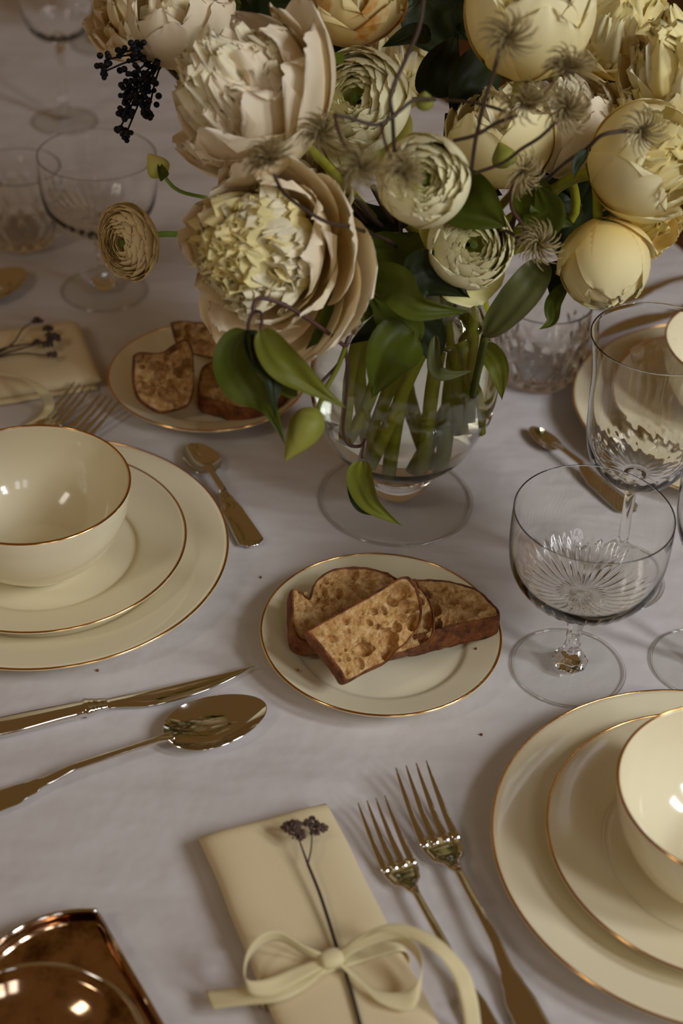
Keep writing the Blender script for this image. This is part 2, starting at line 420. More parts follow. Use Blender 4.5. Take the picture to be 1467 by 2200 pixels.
slice_('long bread slice with dark crust at the right of the near bread plate',
       [(880, 1247), (950, 1248), (1020, 1266), (1052, 1292), (1072, 1322), (1030, 1334), (980, 1345), (930, 1358), (880, 1366), (850, 1320)],
       [(880, 1247, .034), (1020, 1266, .034), (930, 1358, .033)], .019, G1, seed=5)
slice_('second bread slice, mostly hidden beneath the top one, its crust edge showing',
       [(690, 1350), (872, 1250), (902, 1262), (925, 1295), (933, 1335), (925, 1372), (880, 1398), (800, 1415), (740, 1400)],
       [(690, 1350, .044), (872, 1250, .052), (880, 1398, .030)], .010, G1, seed=8)
slice_('big golden bread slice lying on top of the others on the near bread plate',
       [(660, 1356), (720, 1322), (800, 1278), (862, 1241), (884, 1247), (898, 1275), (906, 1312), (899, 1345), (878, 1376), (850, 1400), (832, 1421), (790, 1441), (746, 1463), (728, 1442), (698, 1402)],
       [(660, 1356, .058), (862, 1241, .068), (746, 1462, .034)], .013, G1, seed=11)
slice_('upright broken bread slice standing at the front of the far bread plate',
       [(288, 765), (302, 757), (345, 758), (372, 742), (400, 730), (414, 760), (416, 830), (405, 868), (372, 882), (340, 884), (300, 858), (287, 820)],
       [(288, 765, .060), (405, 735, .066), (340, 884, .022)], .012, G2, seed=13)
slice_('bread slice leaning at the back of the far bread plate under the drooping peony',
       [(366, 693), (400, 690), (470, 700), (530, 708), (600, 720), (610, 752), (560, 770), (470, 770), (400, 755), (378, 735)],
       [(366, 693, .046), (600, 720, .046), (400, 760, .026)], .016, G2, seed=17)
slice_('bread slice lying flat under the vine leaves on the far bread plate',
       [(430, 800), (450, 780), (520, 772), (600, 790), (620, 830), (585, 868), (520, 878), (470, 864), (428, 848)],
       [(430, 800, .024), (600, 790, .024), (470, 864, .024)], .015, G2, seed=19)
b = B()
for px, py, z in [(198, 823, 0), (1022, 1394, .012), (560, 1180 + 60, 0), (1034, 1578, 0), (906, 1398, .012), (210, 1440, 0), (640, 1460 - 20, .014)]:
    b.add(*ico(W(px, py, z + .0008), .0011, 1, .6))
tag(b.obj('crumbs', M_crust), 'few tiny brown bread crumbs scattered on cloth and plate', 'crumbs', kind='stuff')

# ------------------------------------------------------------------ cutlery (local: +Y towards the working end)
def lerp(tab, y):
    for (a, *va), (b2, *vb) in zip(tab, tab[1:]):
        if y <= b2:
            t = (y - a) / (b2 - a) if b2 > a else 0; t = max(0, min(1, t)); t = t * t * (3 - 2 * t)
            return [x + (q - x) * t for x, q in zip(va, vb)]
    return list(tab[-1][1:])
def handle_loft(tab, n=46):
    y0, y1 = tab[0][0], tab[-1][0]; secs = []
    for i in range(n + 1):
        y = y0 + (y1 - y0) * i / n; hw, ht, z = lerp(tab, y)
        secs.append(((0, y, z), (hw, 0, 0), (0, 0, ht)))
    return loft(secs, 16, 2.5)
def handle_mesh(L0):
    # flat fiddle end, narrowing shaft, neck; (y, half width, half thickness, z)
    return [(0, .004, .0008, .0035), (.006, .0105, .0011, .0035), (.045, .0088, .0012, .0045), (.058, .0062, .0014, .006), (.066, .0040, .0016, .0075), (L0 * .62, .0030, .0018, .011), (L0, .0026, .0017, .0100)]
def make_fork(label, loc, rz, group, s=1.0):
    t = thing('fork', label, 'fork', loc, rz, group); t.scale = (s, s, s)
    Ln = .132
    tab = handle_mesh(Ln) + [(Ln + .008, .0045, .0014, .0075), (Ln + .017, .0105, .0012, .0055), (Ln + .024, .0122, .0010, .0052), (Ln + .032, .0122, .0008, .0056)]
    vs, fs = handle_loft(tab, 90); obj('handle', vs, fs, M_steel, t)
    for k in range(4):
        x = (k - 1.5) * .0066; secs = []
        for i in range(13):
            q = i / 12; y = Ln + .0262 + .0508 * q; z = .0055 + .0135 * q ** 1.7
            hw = .0024 * (1 - q) ** .55 * (1 - .35 * q) + .0004; xx = x * (1 - .02 * q)
            secs.append(((xx, y, z), (hw, 0, 0), (0, 0, .0009)))
        vs, fs = loft(secs, 10, 3); obj('tine', vs, fs, M_steel, t)
    return t
def make_spoon(label, loc, rz, group, Lh=.145, a=.036, bw=.0225, dp=.009, name='spoon', s=1.0):
    t = thing(name, label, 'spoon', loc, rz, group); t.scale = (s, s, s)
    tab = handle_mesh(Lh) + [(Lh + .012, .0042, .0015, .0093)]
    vs, fs = handle_loft(tab, 70); obj('handle', vs, fs, M_steel, t)
    zr = dp + .0012; yc = Lh + .006 + a
    def pt(u, v, off):
        an = u * 2 * pi; r = v
        egg = 1 + .12 * cos(an - pi / 2) * 1.0
        x = bw * r * cos(an) * (1 - .16 * sin(an)); y = a * r * sin(an)
        z = zr - dp * (1 - r ** 2.4) - off - .0015 * (y / a) * r * 0
        return V((x, yc + y, z))
    b = B(); vs, fs = grid(56, 16, lambda u, v: pt(u, .001 + .999 * v, 0), closed_u=True); b.add(vs, fs)
    vs, fs = grid(56, 16, lambda u, v: pt(u, .001 + .999 * v, .0012) + V((0, 0, 0)), closed_u=True); b.add(vs, [f[::-1] for f in fs])
    vs, fs = grid(56, 5, lambda u, v: (lambda q, an: q + V((cos(an), sin(an), 0)) * .0007 * sin(v * pi) - V((0, 0, .0012 * v)))(pt(u, 1, 0), u * 2 * pi), closed_u=True); b.add(vs, fs)
    b.obj('bowl', M_steel, t)
    return t
def make_knife(label, loc, rz, group):
    t = thing('table_knife', label, 'knife', loc, rz, group)
    tab = [(0, .005, .002, .004), (.006, .0095, .0032, .0045), (.05, .0088, .0036, .0048), (.095, .0070, .0040, .005), (.101, .0062, .0040, .005), (.1035, .0078, .0048, .005), (.108, .0068, .0040, .005), (.112, .0056, .0030, .005), (.118, .0050, .0022, .005)]
    vs, fs = handle_loft(tab, 90); obj('handle', vs, fs, M_steel, t)
    secs = []
    for i in range(31):
        q = i / 30; y = .116 + .108 * q
        top = .0050 + .0065 * sin(min(1, q / .32) * pi / 2) ** 2 if q < .32 else .0115 - .0175 * ((q - .32) / .68) ** 2.2
        bot = -.0050 - .0008 * q * 0
        top = max(top, bot + .0004); c = (top + bot) / 2; hw = (top - bot) / 2
        secs.append(((c, y, .0045), (hw, 0, 0), (0, 0, .0012 * (1 - .5 * q))))
    vs, fs = loft(secs, 12, 2.2); obj('blade', vs, fs, M_steel, t)
    return t
def place(tip, tail, z=0.006):
    """tip and tail as pixels on the table: returns unit direction and rz so that +Y points to tip"""
    a = W(*tip, z); b2 = W(*tail, z); d = (a - b2); d.z = 0; d.normalize()
    return a, d, atan2(-d.x, d.y)
def lay(fn, tip, tail, total, label, group, zt=.006, **k):
    a, d, rz = place(tip, tail, zt); base = a - d * total; base.z = 0
    return fn(label, base, rz, group, **k)
lay(make_fork, (797, 1727), (1010, 2120), .209 * .93, 'smaller fork, nearer the ribboned napkin', 'forks beside the ribboned napkin', .014, s=.93)
lay(make_fork, (882, 1654), (1115, 2110), .209 * 1.08, 'larger fork with longer tines, nearer the plate stack', 'forks beside the ribboned napkin', .016, s=1.08)
lay(make_fork, (178, 838), (60, 925), .209 * .9, 'fork under the ribbon tail of the far napkin', 'forks behind the bowl', .012, s=.9)
lay(make_fork, (236, 868), (130, 946), .209, 'fork with only its tines showing past the rim of the bowl', 'forks behind the bowl', .012)
lay(make_knife, (552, 1438), (180, 1520), .224, 'steel table knife pointing at the near bread plate', 'knives')
lay(make_spoon, (568, 1515), (60, 1690), .223, 'large steel soup spoon lying below the knife', 'soup spoons', .008)
lay(make_spoon, (413, 958), (552, 1180), .138, 'small teaspoon beside the large plate stack', 'teaspoons', .005, Lh=.090, a=.0215, bw=.0145, dp=.006, name='teaspoon')
lay(make_spoon, (1142, 922), (1325, 1072), .132, 'small teaspoon seen partly through the crystal coupe glass', 'teaspoons', .005, Lh=.090, a=.0185, bw=.0085, dp=.006, name='teaspoon')
lay(make_spoon, (50, 580), (-160, 700), .223, 'soup spoon near the cut glass tumbler above the far napkin', 'soup spoons', .008)
lay(make_knife, (1250, 722), (1460, 668), .224, 'table knife lying behind the tall wine glass', 'knives')
lay(make_spoon, (1640, 560), (1396, 620), .2, 'soup spoon with its handle end behind the lowest round peony', 'soup spoons', .008)

# ------------------------------------------------------------------ glasses
def glass_part(name, prof, n, t, fn=None, smooth=True, m=None):
    """closed glass of revolution; fn(a, r, z) may carve it; normals point outwards for refraction"""
    vs, fs = lathe(prof, n)
    if fn: vs = [fn(atan2(v[1], v[0]), sqrt(v[0] ** 2 + v[1] ** 2), v[2], v) for v in vs]
    me = mesh(name, vs, fs, m or M_glasss, smooth)
    bm = bmesh.new(); bm.from_mesh(me); bmesh.ops.remove_doubles(bm, verts=bm.verts, dist=.00025 if False else 1e-6); bmesh.ops.recalc_face_normals(bm, faces=bm.faces)
    bm.to_mesh(me); bm.free(); return link(name, me, t)
def rounded_rim(ro, ri, z): return [(ro, z), (ro - .0002, z + .0004), ((ro + ri) / 2, z + .0006), (ri + .0002, z + .0004), (ri, z)]
def make_coupe(label, loc, group='crystal coupe glasses', rz=0.0):
    t = thing('coupe_glass', label, 'glass', loc, rz, group)
    glass_part('foot', [(0, .0058), (.010, .0052), (.022, .0030), (.0385, .0024), (.0397, .0022), (.0401, .0015), (.0397, .0007), (.0385, .0004), (.02, .0004), (0, .0004)], 96, t, m=M_glass)
    vs, fs = ring(.0396, .0016, .0009, 96); obj('foot_edge', vs, fs, M_glasss, t)
    prof = [(0, .0060), (.0120, .0061), (.0132, .0082), (.0098, .0105), (.0108, .0125), (.0072, .0150), (.0052, .019), (.0062, .0235), (.0046, .028), (.0056, .0325), (.0048, .037), (.0060, .0415), (.0056, .046), (.0074, .0505), (.0062, .054), (.0088, .0585), (.0095, .0625), (.0040, .0652), (0, .0655)]
    glass_part('stem', prof, 8, t, smooth=False)
    out = smoothp([(.008, .0665, 0), (.024, .0680, 0), (.039, .0750, 0), (.0492, .0895, 0), (.0527, .106, 0), (.0534, .124, 0), (.0531, .1396, 0)], 7)
    inn = smoothp([(.0521, .1396, 0), (.0523, .124, 0), (.0514, .1065, 0), (.0476, .0915, 0), (.0375, .0785, 0), (.023, .0722, 0), (.008, .0712, 0)], 7)
    def cut(a, r, z, v):
        if z < .093 and .007 < r < .047:
            e = min(1, (r - .007) / .006) * min(1, (.047 - r) / .006); g = abs(sin(a * 16))
            ring_ = .6 if .020 < r < .0225 else 1
            return V((v[0], v[1], z + (.0011 if z < .0712 + (r / .047) ** 3 * .02 else .0) * e * (1 - g) * ring_))
        return V(v)
    glass_part('bowl', [(0, .0662)] + [(p[0], p[1]) for p in out] + rounded_rim(.0531, .0521, .1397) + [(p[0], p[1]) for p in inn] + [(0, .0712)], 192, t, cut)
    return t
def make_wine(label, loc, group='tall wine glasses', k=1.0):
    t = thing('wine_glass', label, 'glass', loc, 0, group)
    glass_part('foot', [(0, .0064), (.008, .0056), (.018, .0030), (.0350, .0023), (.0362, .0020), (.0365, .0013), (.0360, .0006), (.0350, .0004), (.02, .0004), (0, .0004)], 96, t, m=M_glass)
    vs, fs = ring(.0360, .0014, .0009, 96); obj('foot_edge', vs, fs, M_glasss, t)
    glass_part('stem', [(0, .0066), (.0072, .0068), (.0055, .012), (.0040, .022), (.0038, .060), (.0042, .082), (.0064, .090), (.0086, .0948), (0, .0952)], 24, t)
    out = smoothp([(.009, .0965, 0), (.022, .1000, 0), (.0325, .110, 0), (.0385, .128, 0), (.0405, .155, 0), (.0420, .185, 0), (.0468, .2146, 0)], 7)
    inn = smoothp([(.0458, .2146, 0), (.0410, .185, 0), (.0395, .155, 0), (.0373, .129, 0), (.0308, .1125, 0), (.020, .1045, 0), (.008, .1025, 0)], 7)
    def cut(a, r, z, v):
        if z < .122 and r > .012 and z < .0965 + (r / .0385) ** 3 * .028 + .0015:
            k_ = 1 - .022 * abs(sin(a * 10 + z * 260)) * abs(sin(a * 10 - z * 260)) * min(1, (.122 - z) / .006); return V((v[0] * k_, v[1] * k_, z))
        return V(v)
    glass_part('bowl', [(0, .0960)] + [(p[0], p[1]) for p in out] + rounded_rim(.0468, .0458, .2147) + [(p[0], p[1]) for p in inn] + [(0, .1024)], 160, t, cut)
    return t
def make_tumbler(label, loc, group='cut crystal tumblers'):
    t = thing('cut_tumbler', label, 'glass', loc, 0, group)
    out = smoothp([(.026, .0006, 0), (.034, .008, 0), (.0395, .024, 0), (.0412, .045, 0), (.0402, .064, 0), (.0405, .0796, 0)], 8)
    inn = smoothp([(.0388, .0796, 0), (.0384, .064, 0), (.0386, .045, 0), (.0365, .027, 0), (.029, .013, 0), (.012, .010, 0)], 6)
    def cut(a, r, z, v):
        if z < .058 and r > .02 and r > .0302 + .0104 * sin(min(1, z / .045) * pi / 2) - .0012:
            e = min(1, (.058 - z) / .008); k_ = 1 - .055 * e * (abs(sin(a * 8 + z * 95)) * abs(sin(a * 8 - z * 95))) ** .8; return V((v[0] * k_, v[1] * k_, z))
        return V(v)
    glass_part('vessel', [(0, .0004), (.022, .0004)] + [(p[0], p[1]) for p in out] + rounded_rim(.0405, .0388, .0797) + [(p[0], p[1]) for p in inn] + [(0, .0098)], 192, t, cut)
    return t
make_coupe('crystal coupe glass in front, right of the near bread plate', (.1655, .8485, 0))
make_coupe('crystal coupe glass under the drooping pale ranunculus', (-.2333, 1.3391, 0))
make_coupe('blurred coupe glass farthest away near the table edge', tuple(W(225, 95)))
make_wine('tall clear wine glass standing in front of the far plate stack', (.2090, .9480, 0))
make_wine('clear wine glass at the picture edge, only its foot and stem base showing', tuple(W(1507, 1428)))
make_wine('blurred tall wine glass left of the black berries', tuple(W(140, 262)))
make_tumbler('cut crystal tumbler just behind the vase', tuple(W(1152, 812)))
make_tumbler('blurred cut crystal tumbler beside the drooping pale ranunculus', tuple(W(52, 518)))

# ------------------------------------------------------------------ vase
VX = V((.0427, 1.0358, 0))
t = thing('vase', 'clear glass footed vase holding the bouquet', 'vase', VX)
vs, fs = lathe([(.0001, .007), (.016, .006), (.03, .0032), (.060, .0026), (.0614, .0017), (.0604, .0006), (.03, .0006), (.0001, .0006)], 128); obj('foot', vs, fs, M_glassv, t)
vs, fs = ring(.0606, .0017, .0011, 128); obj('foot_edge', vs, fs, M_glasss, t)
glass_part('knop', [(0, .0072), (.0150, .0074), (.0165, .010), (.0235, .018), (.0285, .027), (.0288, .031), (.0270, .0345), (0, .0350)], 64, t)
out = smoothp([(.0001, .036, 0), (.022, .0365, 0), (.036, .042, 0), (.053, .058, 0), (.066, .082, 0), (.0715, .110, 0), (.0690, .137, 0), (.0610, .162, 0), (.0540, .182, 0), (.0515, .198, 0), (.0550, .215, 0), (.0640, .232, 0)], 5)
inn = [(max(.0001, p[0] - .0022), p[1] + (.003 if p[1] < .06 else 0)) for p in out][::-1]
glass_part('body', [(p[0] if p[0] > .001 else 0, p[1]) for p in out] + [(.0640, .2330), (.0630, .2336), (.0620, .2330)] + [(p[0] if p[0] > .001 else 0, p[1]) for p in inn], 128, t)
wp = [(p[0] - .0026, p[1] + .004 if p[1] < .06 else p[1]) for p in out if .040 < p[1] < .178]
vs, fs = lathe([(.0001, wp[0][1] - .001)] + wp + [(wp[-1][0] - .0006, wp[-1][1] - .0006), (.0001, wp[-1][1] - .0006)], 128); o = obj('water', vs, fs, M_waterb, t)

# ------------------------------------------------------------------ stems inside the vase (pixel paths with depths)
VP = [
 [(905, 560, 1.17), (800, 700, 1.19), (768, 800, 1.20), (762, 870, 1.21), (752, 940, 1.225)],
 [(900, 560, 1.17), (850, 700, 1.19), (805, 850, 1.21), (762, 935, 1.23)],
 [(910, 560, 1.17), (880, 720, 1.20), (842, 826, 1.21), (790, 982, 1.24)],
 [(930, 560, 1.17), (890, 720, 1.22), (856, 880, 1.24), (836, 1036, 1.262)],
 [(940, 560, 1.17), (920, 700, 1.18), (885, 790, 1.19), (840, 900, 1.21), (802, 988, 1.23)],
 [(930, 560, 1.18), (925, 700, 1.22), (910, 860, 1.23), (893, 1003, 1.25)],
 [(935, 560, 1.19), (945, 700, 1.23), (932, 880, 1.25), (917, 1018, 1.262)],
 [(1010, 560, 1.17), (1012, 700, 1.18), (1002, 800, 1.19), (1022, 860, 1.20), (1032, 930, 1.22)],
 [(980, 560, 1.18), (962, 690, 1.20), (975, 790, 1.22), (979, 890, 1.23)],
 [(1030, 600, 1.19), (1042, 690, 1.21), (1020, 790, 1.23), (1003, 880, 1.24)],
 [(950, 560, 1.19), (950, 700, 1.22), (940, 780, 1.24), (955, 900, 1.25)],
 [(870, 560, 1.18), (822, 720, 1.22), (800, 800, 1.24), (815, 930, 1.25)],
 [(990, 560, 1.19), (1000, 690, 1.23), (1045, 800, 1.24), (1040, 900, 1.24)],
 [(960, 560, 1.2), (985, 690, 1.24), (950, 800, 1.26), (880, 960, 1.26)],
 [(920, 560, 1.2), (900, 690, 1.25), (870, 800, 1.27), (905, 940, 1.27)],
]
def stem_path(i): return [D(*p) for p in VP[i % len(VP)]]

# ------------------------------------------------------------------ petals
def cup_petal(R, th0, th1, wid, seed, ruf=.05, curl=0.0, nu=15, nv=15, notch=.08, flare=0.0, fall=.22):
    """petal lying on a globe of radius R that rests on the origin; th: polar angle from the bottom"""
    rnd = random.Random(seed); o = rnd.uniform(0, 50)
    def f(u, v):
        s = (u - .5) * 2
        wv = (.25 + .75 * sin(min(1, v / .55) * pi / 2)) * (1 if v < .55 else sqrt(max(.03, 1 - ((v - .55) / .46) ** 2.6)))
        tip = 1 - notch * (.5 - .5 * cos(s * pi * 2)) * 0 - fall * abs(s) ** 3.0 - notch * max(0, noise.noise(V((s * 2.2, o, 1)))) * 2
        th = th0 + (th1 - th0) * v * tip
        ph = s * wid * wv / max(.55, sin(min(max(th, .35), pi - .5)))
        rr = R * (1 + ruf * (v ** 2) * (noise.noise(V((s * 2.6 + o, v * 2, 0))) + .6 * noise.noise(V((s * 6 + o, v * 3, 4)))) + curl * max(0, v - .72) ** 1.5 + .03 * s * s)
        return V((rr * sin(th) * cos(ph), rr * sin(th) * sin(ph), R - rr * cos(th) + flare * 0))
    return grid(nu, nv, f)
def ruffle_petal(Ln, wd, seed, cup=.35, curl=.5, ruf=.12, nu=13, nv=15):
    """narrow frilled inner petal: claw at the origin, grows along +Z, hollow side towards +Y"""
    rnd = random.Random(seed); o = rnd.uniform(0, 90); lob = rnd.uniform(.0, .12)
    def f(u, v):
        s = (u - .5) * 2
        wv = (.2 + .8 * sin(min(1, v / .6) * pi / 2)) * (1 if v < .6 else sqrt(max(.02, 1 - ((v - .6) / .41) ** 2.4)))
        z = Ln * v * (1 - lob * s * s * v + .10 * v * noise.noise(V((s * 3 + o, 0, 2))))
        x = wd * .5 * s * wv
        y = cup * wd * (s * s) * .5 * wv - Ln * .10 * sin(v * pi) + curl * Ln * max(0, v - .6) ** 2 * 1.6
        y += ruf * wd * v * v * (noise.noise(V((s * 2.2 + o, v * 2, 7))) * 1.5 + .45 * noise.noise(V((s * 5 + o, v * 4, 9))))
        return V((x, y, z))
    return grid(nu, nv, f)
CACHE = {}
def petal_mesh(kind, seed, mt, *a, **k):
    key = (kind, seed, mt.name, a, tuple(sorted(k.items())))
    if key not in CACHE:
        vs, fs = (cup_petal if kind == 'cup' else ruffle_petal)(*a, seed=seed, **k); CACHE[key] = mesh('petal', vs, fs, mt)
    return CACHE[key]
def frame(zdir, spin=0.0):
    z = V(zdir).normalized(); x = z.orthogonal().normalized(); y = z.cross(x)
    return (Matrix((x, y, z)).transposed().to_4x4()) @ Matrix.Rotation(spin, 4, 'Z')
def add_sepals(t, Mt, R, n=3):
    for k in range(n):
        me = petal_mesh('cup', 900 + k % 2, M_leafl, R * 1.03, .05, .75, .38, nu=7, nv=7)
        link('sepal', me, t, Mt @ Matrix.Rotation(k * 2 * pi / n + .4, 4, 'Z'))
def add_stem(t, base, back, si, r=.0042, m=None, deep=.035):
    """stem from the flower's base, bending back, to a path in the vase; world coordinates"""
    vp = stem_path(si); pts = [base, base + back * .035 + FW * deep * .4, (base + back * .05) * .45 + vp[0] * .55 + FW * deep] + vp
    vs, fs = tube(pts, [r * .8] * 3 + [r] * len(vp), 9, 5); part_world('stem', vs, fs, m or M_stem, t)
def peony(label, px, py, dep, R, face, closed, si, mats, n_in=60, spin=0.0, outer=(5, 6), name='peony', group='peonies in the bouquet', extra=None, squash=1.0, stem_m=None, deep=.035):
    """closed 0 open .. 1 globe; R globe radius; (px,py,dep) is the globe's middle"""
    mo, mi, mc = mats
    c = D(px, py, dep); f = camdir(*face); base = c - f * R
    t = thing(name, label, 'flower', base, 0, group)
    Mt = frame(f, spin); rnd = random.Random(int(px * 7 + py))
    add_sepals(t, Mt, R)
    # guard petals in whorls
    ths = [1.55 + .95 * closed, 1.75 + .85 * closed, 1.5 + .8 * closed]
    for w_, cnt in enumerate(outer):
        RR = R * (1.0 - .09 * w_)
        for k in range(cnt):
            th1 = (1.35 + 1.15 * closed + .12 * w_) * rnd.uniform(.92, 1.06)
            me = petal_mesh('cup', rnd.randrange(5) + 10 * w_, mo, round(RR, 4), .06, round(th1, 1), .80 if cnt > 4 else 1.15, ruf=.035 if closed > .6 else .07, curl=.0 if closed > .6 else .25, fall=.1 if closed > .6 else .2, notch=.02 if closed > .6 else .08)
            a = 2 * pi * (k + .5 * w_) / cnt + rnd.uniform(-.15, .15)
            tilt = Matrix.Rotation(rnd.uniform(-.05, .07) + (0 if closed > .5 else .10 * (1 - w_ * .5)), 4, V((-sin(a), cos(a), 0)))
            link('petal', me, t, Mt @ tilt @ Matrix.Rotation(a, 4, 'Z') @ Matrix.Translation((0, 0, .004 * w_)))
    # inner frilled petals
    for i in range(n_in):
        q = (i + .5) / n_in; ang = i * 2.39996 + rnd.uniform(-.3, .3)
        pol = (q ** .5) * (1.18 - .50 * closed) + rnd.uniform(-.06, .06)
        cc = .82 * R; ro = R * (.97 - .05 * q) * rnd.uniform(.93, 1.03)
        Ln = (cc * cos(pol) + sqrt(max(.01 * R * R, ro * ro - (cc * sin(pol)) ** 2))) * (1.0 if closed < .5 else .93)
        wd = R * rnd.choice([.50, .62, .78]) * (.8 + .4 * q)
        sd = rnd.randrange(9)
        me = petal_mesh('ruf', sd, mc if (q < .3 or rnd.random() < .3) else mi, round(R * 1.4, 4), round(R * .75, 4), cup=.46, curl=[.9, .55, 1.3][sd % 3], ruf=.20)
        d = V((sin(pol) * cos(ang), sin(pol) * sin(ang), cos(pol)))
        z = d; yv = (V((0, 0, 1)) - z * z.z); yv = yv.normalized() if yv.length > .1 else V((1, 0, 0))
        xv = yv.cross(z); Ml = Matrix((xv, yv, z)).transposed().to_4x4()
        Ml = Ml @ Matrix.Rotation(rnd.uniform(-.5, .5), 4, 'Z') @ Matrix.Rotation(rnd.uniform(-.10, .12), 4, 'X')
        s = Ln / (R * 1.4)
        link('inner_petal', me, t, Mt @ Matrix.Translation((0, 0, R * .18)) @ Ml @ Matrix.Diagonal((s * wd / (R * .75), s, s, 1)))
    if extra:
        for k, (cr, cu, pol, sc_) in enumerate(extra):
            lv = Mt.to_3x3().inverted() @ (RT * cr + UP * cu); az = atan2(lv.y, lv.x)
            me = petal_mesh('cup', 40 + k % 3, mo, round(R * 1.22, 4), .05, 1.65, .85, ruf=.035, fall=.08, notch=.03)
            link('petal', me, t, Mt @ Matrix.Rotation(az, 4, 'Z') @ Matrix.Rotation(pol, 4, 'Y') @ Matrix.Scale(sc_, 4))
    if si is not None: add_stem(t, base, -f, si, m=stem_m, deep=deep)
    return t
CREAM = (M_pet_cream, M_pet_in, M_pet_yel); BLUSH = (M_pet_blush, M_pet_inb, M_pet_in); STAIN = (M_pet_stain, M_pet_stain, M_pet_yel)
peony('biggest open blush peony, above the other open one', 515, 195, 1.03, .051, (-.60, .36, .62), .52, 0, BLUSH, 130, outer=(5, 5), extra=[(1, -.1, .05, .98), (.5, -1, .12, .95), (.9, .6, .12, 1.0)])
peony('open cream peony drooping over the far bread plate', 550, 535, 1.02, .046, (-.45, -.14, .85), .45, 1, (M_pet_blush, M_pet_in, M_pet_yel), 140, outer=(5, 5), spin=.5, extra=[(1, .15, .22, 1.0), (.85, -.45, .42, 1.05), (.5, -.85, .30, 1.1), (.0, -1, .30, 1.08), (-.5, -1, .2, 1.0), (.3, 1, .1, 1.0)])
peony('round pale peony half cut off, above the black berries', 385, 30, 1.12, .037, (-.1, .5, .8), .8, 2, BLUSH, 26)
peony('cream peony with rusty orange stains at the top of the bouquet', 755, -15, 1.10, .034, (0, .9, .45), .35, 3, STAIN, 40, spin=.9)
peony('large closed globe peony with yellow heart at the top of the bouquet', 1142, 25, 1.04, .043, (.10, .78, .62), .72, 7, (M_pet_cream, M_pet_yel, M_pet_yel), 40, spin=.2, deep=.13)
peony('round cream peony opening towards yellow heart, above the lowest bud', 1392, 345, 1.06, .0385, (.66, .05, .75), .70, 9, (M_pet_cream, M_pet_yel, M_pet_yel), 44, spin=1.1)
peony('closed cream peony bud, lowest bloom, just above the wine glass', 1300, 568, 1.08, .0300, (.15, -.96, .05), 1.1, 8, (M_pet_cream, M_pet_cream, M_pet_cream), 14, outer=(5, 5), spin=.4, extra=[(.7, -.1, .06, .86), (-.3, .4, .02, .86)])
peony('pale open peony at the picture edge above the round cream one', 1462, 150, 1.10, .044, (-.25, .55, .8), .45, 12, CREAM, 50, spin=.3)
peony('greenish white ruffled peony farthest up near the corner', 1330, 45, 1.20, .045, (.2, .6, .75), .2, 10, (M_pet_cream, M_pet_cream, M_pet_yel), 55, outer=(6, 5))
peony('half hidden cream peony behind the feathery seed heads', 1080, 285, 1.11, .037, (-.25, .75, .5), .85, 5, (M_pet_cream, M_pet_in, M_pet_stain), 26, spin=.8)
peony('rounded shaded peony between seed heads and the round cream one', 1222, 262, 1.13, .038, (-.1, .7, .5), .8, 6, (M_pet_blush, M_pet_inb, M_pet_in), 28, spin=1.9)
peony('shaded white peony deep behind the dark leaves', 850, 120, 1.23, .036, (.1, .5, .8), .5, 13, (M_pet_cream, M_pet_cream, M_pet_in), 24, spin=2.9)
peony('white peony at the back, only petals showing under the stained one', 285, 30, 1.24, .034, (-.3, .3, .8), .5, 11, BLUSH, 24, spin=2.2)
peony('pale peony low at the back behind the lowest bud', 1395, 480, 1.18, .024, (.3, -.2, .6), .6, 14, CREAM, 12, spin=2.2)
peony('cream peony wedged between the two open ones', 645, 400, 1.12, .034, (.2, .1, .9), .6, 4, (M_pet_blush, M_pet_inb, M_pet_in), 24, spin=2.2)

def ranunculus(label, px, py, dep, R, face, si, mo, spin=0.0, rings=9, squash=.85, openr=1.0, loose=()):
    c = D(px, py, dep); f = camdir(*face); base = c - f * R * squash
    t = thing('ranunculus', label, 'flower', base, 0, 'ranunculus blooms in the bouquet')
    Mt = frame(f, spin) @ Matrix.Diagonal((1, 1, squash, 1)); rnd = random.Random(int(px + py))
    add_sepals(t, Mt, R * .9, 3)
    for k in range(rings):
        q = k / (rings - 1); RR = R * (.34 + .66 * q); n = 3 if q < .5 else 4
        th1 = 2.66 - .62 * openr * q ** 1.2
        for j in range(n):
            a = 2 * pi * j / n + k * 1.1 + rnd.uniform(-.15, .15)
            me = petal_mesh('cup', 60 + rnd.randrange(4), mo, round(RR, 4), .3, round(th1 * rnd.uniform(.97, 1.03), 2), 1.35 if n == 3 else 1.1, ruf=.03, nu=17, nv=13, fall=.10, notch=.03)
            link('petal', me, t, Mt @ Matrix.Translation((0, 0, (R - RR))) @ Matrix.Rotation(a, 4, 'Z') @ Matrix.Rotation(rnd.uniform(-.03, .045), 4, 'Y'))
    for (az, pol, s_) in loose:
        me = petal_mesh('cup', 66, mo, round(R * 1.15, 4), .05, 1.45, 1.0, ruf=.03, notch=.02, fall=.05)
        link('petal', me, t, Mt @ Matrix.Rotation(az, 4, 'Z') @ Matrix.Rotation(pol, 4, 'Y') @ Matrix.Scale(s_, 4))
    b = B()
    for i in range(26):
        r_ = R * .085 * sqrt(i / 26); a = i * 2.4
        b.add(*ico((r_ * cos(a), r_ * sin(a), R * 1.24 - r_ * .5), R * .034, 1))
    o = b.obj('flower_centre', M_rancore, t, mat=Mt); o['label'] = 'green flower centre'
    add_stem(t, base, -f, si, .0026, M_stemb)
    return t
ranunculus('upright creamy ranunculus with green centre in the middle of the bouquet', 908, 388, 1.0, .0280, (.06, -.10, .95), 8, M_pet_ran, rings=14, squash=1.1, openr=.5)
ranunculus('low white ranunculus tucked under the green heart shaped leaf', 1012, 528, 1.07, .0285, (.25, -.05, .9), 9, M_pet_ran, spin=.7, openr=.8, rings=12, loose=[(2.5, .5, 1.0), (3.4, .45, 1.05), (.3, .4, 1)])
